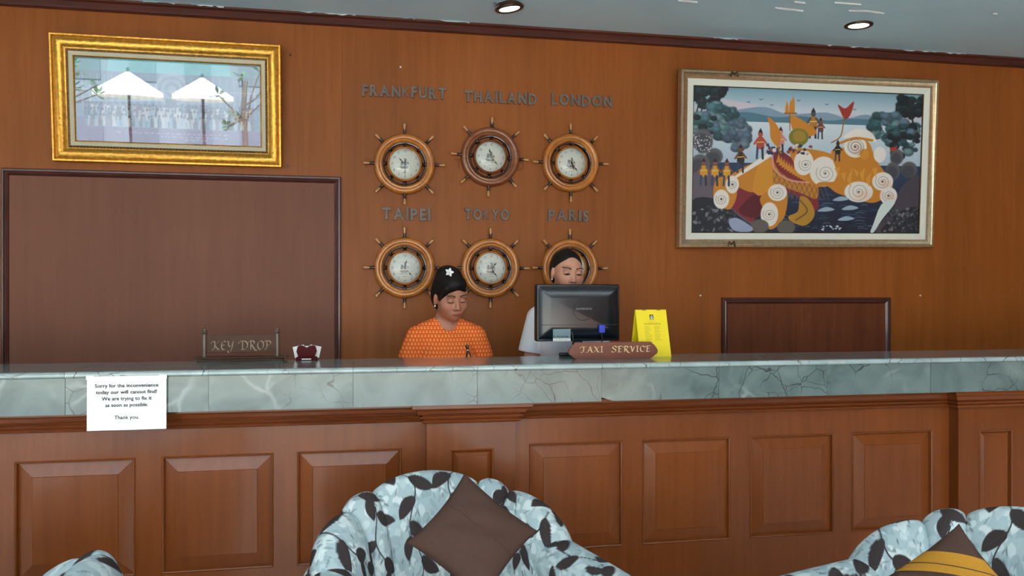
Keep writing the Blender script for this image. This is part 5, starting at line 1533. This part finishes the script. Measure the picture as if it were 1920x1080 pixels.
def make_person(label, origin, yaw, dz, head_c, head_R, skin, lookdown, hair_kind, shirt_mat, neck_cut, smile=0.0, hx=.105):
    t = thing('person', label, 'person', origin, (0, 0, yaw))
    h = 0.003
    B = Field((-0.30, -0.42, 0.0), (0.30, 0.24, head_c[2] + 0.16), h)
    zt = dz
    # legs, hips, torso
    for s in (-1, 1):
        B.cap((s * .078, .03, .76), (s * .072, .02, .43), .080, .052, .02); B.cap((s * .072, .02, .43), (s * .068, .045, .10), .052, .034, .02)
        B.ell((s * .072, .055, .28), (.045, .050, .11), .02)
        B.cap((s * .068, .045, .075), (s * .072, -.11, .030), .036, .026, .015)
    B.ell((0, .035, .80), (.155, .108, .13), .05); B.ell((0, .025, .95 + zt * .5), (.118, .084, .17), .05)
    B.ell((0, .025, 1.10 + zt), (.135, .092, .155), .05)
    for s in (-1, 1):
        B.ell((s * .060, -.045, 1.085 + zt), (.055, .050, .055), .03)
        B.cap((s * .035, .035, 1.262 + zt), (s * .125, .03, 1.208 + zt), .034, .046, .03)
        # arms: down to the elbow, then forward to the working top
        sh, el, wr = (s * .135, .03, 1.200 + zt), (s * .170, .035, 1.035 + zt * .35), (s * hx, -.165, 1.010)
        B.cap(sh, el, .045, .036, .02); B.cap(el, wr, .036, .024, .012)
        B.ell((s * (hx - .007), -.210, .998), (.036, .045, .014), .012, R=rotm(s * .25, 0.15))
        for k, (dx, L) in enumerate(((-.026, .052), (-.009, .062), (.009, .066), (.026, .058))):      # four fingers, bent at the knuckle
            k0 = np.array((s * (hx - .011) + dx, -.250, 1.000)); mid = k0 + np.array((dx * .25, -L * .5, .002)); tip = mid + np.array((dx * .1, -L * .42, -.013))
            B.cap(k0, mid, .0088, .0080, .004); B.cap(mid, tip, .0080, .0066, .003)
        th0 = np.array((s * (hx - .041), -.200, 1.000)); B.cap(th0, th0 + np.array((-s * .022, -.032, -.003)), .0105, .0085, .006); B.cap(th0 + np.array((-s * .022, -.032, -.003)), th0 + np.array((-s * .020, -.058, -.008)), .0085, .0072, .004)
    hc = np.array(head_c)
    nb = hc + head_R @ np.array((0, .030, -.070)) * HS
    B.cap((0, .042, 1.235 + zt), nb, .056, .048, .025)
    # head
    B.frame(head_R, hc, HS)
    B.ell((0, .018, .028), (.073, .090, .077), .01)
    B.ell((0, -.020, -.020), (.0645, .068, .076), .03)
    B.ell((0, -.026, -.058), (.050, .050, .042), .03)
    B.ell((0, -.066, -.086), (.021, .018, .017), .025)
    for s in (-1, 1):
        B.ell((s * .037, -.056, -.030), (.029, .026, .027), .022)
        B.ell((s * .030, -.080, .024), (.026, .010, .008), .014)
        B.ell((s * .032, -.104, .002), (.020, .018, .014), .012, op='sub')
        B.ell((s * .031, -.0755, -.001), (.0175, .0145, .0125), .006)
        B.ell((s * .073, .012, -.014), (.010, .019, .031), .006, R=rotm(s * .35, 0.15))
    B.cap((0, -.082, .008), (0, -.100, -.030), .0085, .0100, .012)
    B.ell((0, -.1005, -.034), (.0110, .0100, .0085), .005)
    for s in (-1, 1): B.ell((s * .0125, -.091, -.037), (.0085, .0105, .0075), .005)
    B.ell((0, -.073, -.066), (.029, .019, .021), .018)
    B.ell((0, -.0905, -.0625), (.0200, .0070, .0046), .004); B.ell((0, -.0895, -.0715), (.0165, .0080, .0054), .004)
    B.frame()
    V, Q = B.mesh()
    body = big_mesh('body', V, Q, MT['skin'], t)
    # finer faces where the face is, then colours by place on the head
    bm = bmesh.new(); bm.from_mesh(body.data)
    Hl = lambda co: head_R.T @ (np.array(co) - hc) / HS
    es = []
    for e in bm.edges:
        p = Hl((e.verts[0].co + e.verts[1].co) / 2)
        if p[1] < -.035 and abs(p[2]) < .11 and abs(p[0]) < .07: es.append(e)
    bmesh.ops.subdivide_edges(bm, edges=es, cuts=2, use_grid_fill=True)
    bm.to_mesh(body.data); bm.free()
    body.data.polygons.foreach_set('use_smooth', [True] * len(body.data.polygons))
    n = len(body.data.vertices); co = np.empty(n * 3); body.data.vertices.foreach_get('co', co)
    p = (co.reshape(-1, 3) - hc) @ head_R / HS
    x, y, z = p[:, 0], p[:, 1], p[:, 2]; ax = np.abs(x)
    C = np.tile(np.array(skin, float), (n, 1))
    def mixm(a, c):
        nonlocal C
        a = np.clip(a, 0, 1)[:, None]; C = C * (1 - a) + np.array(c, float) * a
    face = (y < -.03) & (np.abs(z) < .12) & (ax < .08)
    blush = np.exp(-(((ax - .040) / .018) ** 2 + ((z + .034) / .018) ** 2)) * face; mixm(blush * .22, (206, 120, 104))
    def band(d, w, soft=.0012): return np.clip((w - np.abs(d)) / soft + .5, 0, 1)
    # brows
    zb = .0235 + .0065 * np.sin(np.clip((ax - .012) / .040, 0, 1) * math.pi * .80) - .002
    wb = .0036 - .0020 * np.clip((ax - .014) / .040, 0, 1)
    mixm(band(z - zb, wb) * ((ax > .012) & (ax < .053)) * face * .95, (34, 24, 20))
    # eyes
    u = (ax - .031) / .0155
    ins = (np.abs(u) < 1) & face & (y < -.05)
    lower = -.0055 - .0030 * (1 - u ** 2); upper = (lower + .0012) if lookdown > .5 else (-.0045 + .0028 * (1 - u ** 2))
    op = np.clip((z - lower) / .0010 + .5, 0, 1) * np.clip((upper - z) / .0010 + .5, 0, 1) * ins
    mixm(op, (120, 96, 86)); iris = op * np.clip((.0078 - np.hypot(ax - .031, (z - lower - .001) * 1.0)) / .001 + .5, 0, 1); mixm(iris, (26, 18, 16))
    mixm(band(z - upper, .0022) * ins, (22, 15, 13))
    mixm(np.exp(-((z - .006) / .0035) ** 2 - (u * .8) ** 2) * face * .22, (110, 66, 52))
    mixm(band(z - (.0075 + .003 * (1 - u ** 2)), .0005, .0012) * ins * .45, (100, 60, 48))
    # nostrils, nose sides, lips
    mixm(np.clip((.0034 - np.hypot(ax - .0075, (z + .0425) * 1.5)) / .0012 + .5, 0, 1) * (y < -.085), (78, 44, 38))
    curve = smile * .0035 * np.clip(ax / .022, 0, 1.2) ** 2
    lipd = np.sqrt((x / (.0225 + .002 * smile)) ** 2 + ((z + .0672 - curve) / .0092) ** 2)
    mixm(np.clip((1 - lipd) / .10 + .5, 0, 1) * (y < -.06) * .85, (150, 70, 66))
    mixm(band(z + .0668 - curve - .0012 * np.cos(x / .006), .0008, .0010) * (ax < .024) * (y < -.06) * .8, (70, 30, 30))
    mixm(band(ax - (.020 - (z + .045) * .45), .0010, .002) * ((z < -.035) & (z > -.066)) * face * (.25 + .35 * smile), (128, 78, 64))
    set_colors(body.data, srgb_arr(C))
    # hair
    Hf = Field(hc - .17, hc + .19, .003); Hf.frame(head_R, hc, HS)
    if hair_kind == 'bun':
        Hf.ell((0, .024, .036), (.0815, .097, .088), .01); Hf.ell((0, .045, -.01), (.079, .078, .085), .02)
        Hf.ell((-.004, .030, .108), (.056, .064, .038), .03); Hf.ell((.0, -.038, .072), (.060, .040, .034), .025)
        Hf.ell((.012, -.124, -.036), (.066, .082, .108), .010, op='sub')
        Hf.cap((-.050, -.070, .060), (-.070, -.026, -.004), .014, .011, .02)
    else:
        Hf.ell((0, .022, .030), (.0780, .0925, .0795), .01); Hf.ell((0, .045, -.01), (.076, .072, .080), .02)
        Hf.ell((0, .118, -.010), (.040, .036, .040), .015)
        Hf.ell((.002, -.118, -.020), (.0680, .085, .136), .008, op='sub')
    for s in (-1, 1): Hf.ell((s * .082, -.004, -.030), (.020, .032, .044), .008, op='sub')
    Hf.ell((0, -.060, -.120), (.10, .10, .10), .01, op='sub'); Hf.ell((0, .03, -.145), (.12, .12, .065), .01, op='sub')
    Hf.frame()
    hv, hq = Hf.mesh(); hair = big_mesh('hair', hv, hq, MT['hair'], t)
    for s in (-1, 1):
        q = head_R @ np.array((s * .079, -.002, -.043)) * HS + hc
        MB().lathe([(.0002, .0045), (.003, .0035), (.0045, 0), (.003, -.0035), (.0002, -.0045)], 14, Matrix.Translation(q)).build('earring', MT['pearl'], t, True)
    # shirt: looser than the body, cut at neck, sleeves and hem
    Sf = Field((-0.28, -0.20, 0.80 + zt * .5), (0.28, 0.20, 1.34 + zt), .003); e = .010
    Sf.ell((0, .035, .80), (.155 + e, .108 + e, .15), .05); Sf.ell((0, .025, .95 + zt * .5), (.122 + e, .086 + e, .18), .05)
    Sf.ell((0, .025, 1.10 + zt), (.135 + e, .092 + e, .155 + e), .05)
    for s in (-1, 1):
        Sf.ell((s * .060, -.045, 1.085 + zt), (.056 + e, .050 + e, .056 + e), .04)
        Sf.cap((s * .035, .035, 1.262 + zt), (s * .125, .03, 1.208 + zt), .034 + e * .7, .046 + e, .03)
        sh, el = np.array((s * .135, .03, 1.200 + zt)), np.array((s * .170, .035, 1.035 + zt * .35)); d = (el - sh) / np.linalg.norm(el - sh)
        end = sh + (el - sh) * (.52 if hair_kind == 'bun' else .66) + np.array((s * .012, 0, 0))
        Sf.cap(sh, end, .045 + e, .056, .012)
        # flat hem of the sleeve
        sl, X, Y, Z = Sf._win(end + d * .045 - .075, end + d * .045 + .075, 0.0)
        cut = (X - end[0]) * d[0] + (Y - end[1]) * d[1] + (Z - end[2]) * d[2] - .012
        arm = np.sqrt((X - end[0]) ** 2 + (Y - end[1]) ** 2 + (Z - end[2]) ** 2) - .074
        Sf.F[sl] = np.where((arm < .03) & (np.abs(X) > .125), np.maximum(Sf.F[sl], cut), Sf.F[sl])
    for c, r_ in neck_cut: Sf.ell((c[0], c[1], c[2] + zt), r_, .006, op='sub')
    Sf.half((0, 0, .86 + zt * .5), (0, 0, -1))
    sv, sq = Sf.mesh(); shirt = big_mesh('shirt', sv, sq, shirt_mat, t)
    zw = .88 + zt * .5
    MB().lathe([(.0, zw + .06), (.118, zw + .06), (.128, zw), (.165, .78), (.172, .60), (.178, .38), (.170, .38), (.0, .60)], 48, Matrix.Translation((0, .033, 0)) @ Matrix.Diagonal((1, .76, 1, 1))).build('skirt', MT['skirt'], t, True)
    for s in (-1, 1):
        m = MB(); V2 = []; pr = [(-.155, .020, .020), (-.15, .030, .030), (-.11, .038, .042), (-.05, .040, .056), (.02, .036, .068), (.07, .036, .075), (.092, .026, .066)]
        for yy, w, top in pr:
            for a in range(12):
                an = 2 * math.pi * a / 12; V2.append((s * .071 + w * math.cos(an), yy, max(0.001, top / 2 + top / 2 * math.sin(an))))
        m.add(V2, [(k * 12 + i, k * 12 + (i + 1) % 12, (k + 1) * 12 + (i + 1) % 12, (k + 1) * 12 + i) for k in range(len(pr) - 1) for i in range(12)] + [tuple(range(12)), tuple(72 + i for i in range(12))])
        m.build('shoe', MT['shoe'], t, True)
    return t, Sf, hc, head_R

def to_local(origin, yaw, w):
    d = Vector(w) - Vector(origin); c, s = math.cos(-yaw), math.sin(-yaw)
    return np.array((d.x * c - d.y * s, d.x * s + d.y * c, d.z))
S_ = 3.66 / F
# woman in orange
def person_at(u, v_head, dep, byaw, hyaw, pitch, roll, back):
    hw = camw((u - 960) / F * dep, dep, H + (HZ - v_head) / F * dep)
    org = Vector((hw.x, hw.y, 0)) + Vector((-math.sin(byaw) * back, math.cos(byaw) * back, 0))
    return org, to_local(org, byaw, hw), rotm(hyaw - byaw, pitch, roll)
by = math.radians(3)
org, hc1, R1 = person_at(844.5, 556, 3.66, by, math.radians(17), math.radians(15), math.radians(-3), 0.012)
org = org + camw(-.012, 0, 0); hc1 = hc1 - np.array((-.012, 0, 0))
p1, S1, hc1, R1 = make_person('woman in an orange printed T-shirt looking down, white flower in her black hair', org, by, 0.0, hc1, R1, (172, 116, 92), 1.0, 'bun', MT['orangeshirt'],
                              [((0.006, -.040, 1.302), (.054, .085, .066)), ((0, .03, 1.328), (.064, .07, .065))], smile=.35)
# flower in the hair
q = R1 @ np.array((-.030, -.036, .130)) * HS + hc1
fr = empty('hair_flower', tuple(q), (math.radians(-12), 0, math.radians(10))); fr.parent = p1
for k in range(5):
    a = 2 * math.pi * k / 5 + .3; V = []
    for i in range(7):
        tt = i / 6; w = .0062 * math.sin(math.pi * min(1, .12 + tt * .86)); r0 = .002 + .019 * tt
        for sg in (-1, 1): V.append((math.sin(a) * r0 + sg * w * math.cos(a), -.004 - .004 * math.sin(tt * 2.2) - .0015 * k % .003, math.cos(a) * r0 - sg * w * math.sin(a)))
    V += [(x, y + .002, z) for x, y, z in V]; n = 14
    Fc = [(2 * i, 2 * i + 1, 2 * i + 3, 2 * i + 2) for i in range(6)] + [(2 * i + n, 2 * i + 2 + n, 2 * i + 3 + n, 2 * i + 1 + n) for i in range(6)]
    MB().add(V, Fc).build('petal', MT['petal'], fr)
# mourning ribbon on the shirt
xr, zr = .082, 1.152
yr = S1.surf_y(xr, zr) - .002
rb = MB()
def strip(pts, w):
    V = []
    for x, z in pts: V += [(xr + x - w, S1.surf_y(xr + x, zr + z) - .004, zr + z), (xr + x + w, S1.surf_y(xr + x, zr + z) - .004, zr + z), (xr + x - w, S1.surf_y(xr + x, zr + z) - .001, zr + z), (xr + x + w, S1.surf_y(xr + x, zr + z) - .001, zr + z)]
    rb.add(V, [f for k in range(len(pts) - 1) for f in ((4 * k, 4 * k + 1, 4 * k + 5, 4 * k + 4), (4 * k + 2, 4 * k + 6, 4 * k + 7, 4 * k + 3), (4 * k, 4 * k + 4, 4 * k + 6, 4 * k + 2), (4 * k + 1, 4 * k + 3, 4 * k + 7, 4 * k + 5))])
strip([(-.012, -.034), (-.006, -.012), (.002, .004), (.007, .014), (.003, .021)], .0040); strip([(.012, -.034), (.005, -.012), (-.002, .004), (-.006, .014), (-.002, .021)], .0040)
rbo = rb.build('ribbon', MT['black'], p1)
MB().lathe([(.0002, .0035), (.0025, .0025), (.0035, 0), (.0025, -.0025), (.0002, -.0035)], 12, Matrix.Translation((xr, yr - .005, zr - .002))).build('ribbon_pin', MT['pearl'], rbo, True)
# woman in white behind the monitor
by = math.radians(-2)
org, hc2, R2 = person_at(1063.5, 509, 3.80, by, math.radians(6), math.radians(9), math.radians(2), 0.012)
p2, S2, hc2, R2 = make_person('smiling woman in a white short-sleeved shirt behind the monitor, hair tied back', org, by, 0.085, hc2, R2, (196, 140, 116), 0.0, 'tied', MT['whiteshirt'],
                              [((0, -.020, 1.315), (.050, .075, .050)), ((0, .03, 1.33), (.056, .06, .055))], smile=1.0, hx=.20)
# ------------------------------------------------------------------ outside the lobby: the garden mirrored in the photograph's glass
MT['paving'] = plain('pale_paving', (196, 190, 178), rough=0.8, noise=0.06, nscale=2)
MT['canvas_white'] = plain('white_canvas', (244, 244, 240), rough=0.9)
MT['polewood'] = plain('dark_pole', (60, 44, 34), rough=0.5)
MT['bark'] = plain('tree_bark', (96, 84, 72), rough=0.9, noise=0.2, nscale=8)
MT['leafgreen'] = plain('green_leaf', (72, 112, 64), rough=0.6, noise=0.2, nscale=3)
MT['facade'] = plain('blue_grey_facade', (112, 124, 138), rough=0.9)
MT['darkwin'] = plain('dark_window', (92, 104, 118), rough=0.6)
S('ground', MB().box(-40, 40, -60, -6.0, -0.4, -0.15).box(-40, 40, -60, -13.5, -0.15, 1.0), MT['paving'])
def parasol(x, y, zpk, R_, label):
    z0 = 1.0; hh = zpk - z0
    t = thing('garden_parasol', label, 'parasol', (x, y, z0), (0, 0, 0.2), 'white garden parasols')
    n = 8; drop = R_ * 0.62
    V = [(0, 0, hh)] + [(R_ * math.cos(2 * math.pi * k / n), R_ * math.sin(2 * math.pi * k / n), hh - drop) for k in range(n)]
    V += [(0, 0, hh - 0.03)] + [(R_ * math.cos(2 * math.pi * k / n), R_ * math.sin(2 * math.pi * k / n), hh - drop - 0.12) for k in range(n)]
    Fc = [(0, 1 + k, 1 + (k + 1) % n) for k in range(n)] + [(9, 10 + (k + 1) % n, 10 + k) for k in range(n)] + [(1 + k, 10 + k, 10 + (k + 1) % n, 1 + (k + 1) % n) for k in range(n)]
    MB().add(V, Fc).build('canopy', MT['canvas_white'], t)
    MB().tube([(0, 0, 0.05), (0, 0, hh + 0.08)], 0.04, 10).build('pole', MT['polewood'], t, True)
    for k in range(n):
        a = 2 * math.pi * k / n
        MB().tube([(0.03 * math.cos(a), 0.03 * math.sin(a), hh - 0.06), (R_ * .96 * math.cos(a), R_ * .96 * math.sin(a), hh - drop - 0.05)], 0.012, 6).build('rib', MT['polewood'], t, True)
    MB().bbox(-0.3, 0.3, -0.3, 0.3, 0.0, 0.08, 0.02).build('base', MT['bark'], t)
    return t
parasol(-6.30, -16.0, 4.25, 0.95, 'white garden parasol outside, the left one mirrored in the glass of the gold framed photograph')
parasol(-4.36, -16.0, 4.18, 0.86, 'white garden parasol outside, the right one mirrored in the glass of the gold framed photograph')
def tree(x, y, zt, label, cx, cz, seed, nleaf):
    t = thing('garden_tree', label, 'tree', (x, y, 1.0), (0, 0, 0), 'garden trees')
    MB().tube([(0, 0, 0), (0.05, 0.0, 1.2), (0.02, 0, 2.4), (0.1, 0, zt)], [0.09, 0.08, 0.07, 0.05], 10).build('trunk', MT['bark'], t, True)
    r = random.Random(seed); m = MB()
    for _ in range(9):
        a = r.uniform(0, 6.28); b = Vector((cx + r.uniform(-.7, .7), r.uniform(-.5, .5), cz + r.uniform(-.8, .8)))
        MB().tube([(0.03, 0, 2.0 + r.uniform(-.4, .4)), (b.x * .5, b.y * .5, (b.z + 2.0) / 2), b], [0.035, 0.025, 0.014], 6).build('branch', MT['bark'], t, True)
        for _ in range(nleaf):
            an, el = r.uniform(0, 6.28), r.uniform(-.5, .9); L = r.uniform(.18, .30)
            d = Vector((math.cos(an) * math.cos(el), math.sin(an) * math.cos(el), math.sin(el))); s_ = d.cross(Vector((0, 0, 1))).normalized() * 0.045
            o = b + d * .05; m.add([o, o + d * L * .5 + s_, o + d * L, o + d * L * .5 - s_], [(0, 1, 2, 3)])
    o = m.build('leaves', MT['leafgreen'], t, fix=False); o['kind'] = 'stuff'
tree(-7.9, -14.6, 3.0, 'leafy tree outside at the left of the mirrored garden', 0.7, 2.9, 3, 14)
tree(-3.1, -14.6, 3.0, 'leafy tree outside at the right of the mirrored garden', 0.1, 2.5, 7, 14)
bl = thing('garden_building', 'blue-grey building across the garden, mirrored faintly in the photograph glass', 'building', (-6, -24, 1.0))
MB().box(-9, 9, -2, 0, 0, 6.5).build('wall', MT['facade'], bl)
for k in range(9):
    for q in range(2):
        MB().box(-8 + k * 1.9, -7.1 + k * 1.9, -0.05, 0.04, 1.0 + q * 2.6, 2.8 + q * 2.6).build('window', MT['darkwin'], bl)
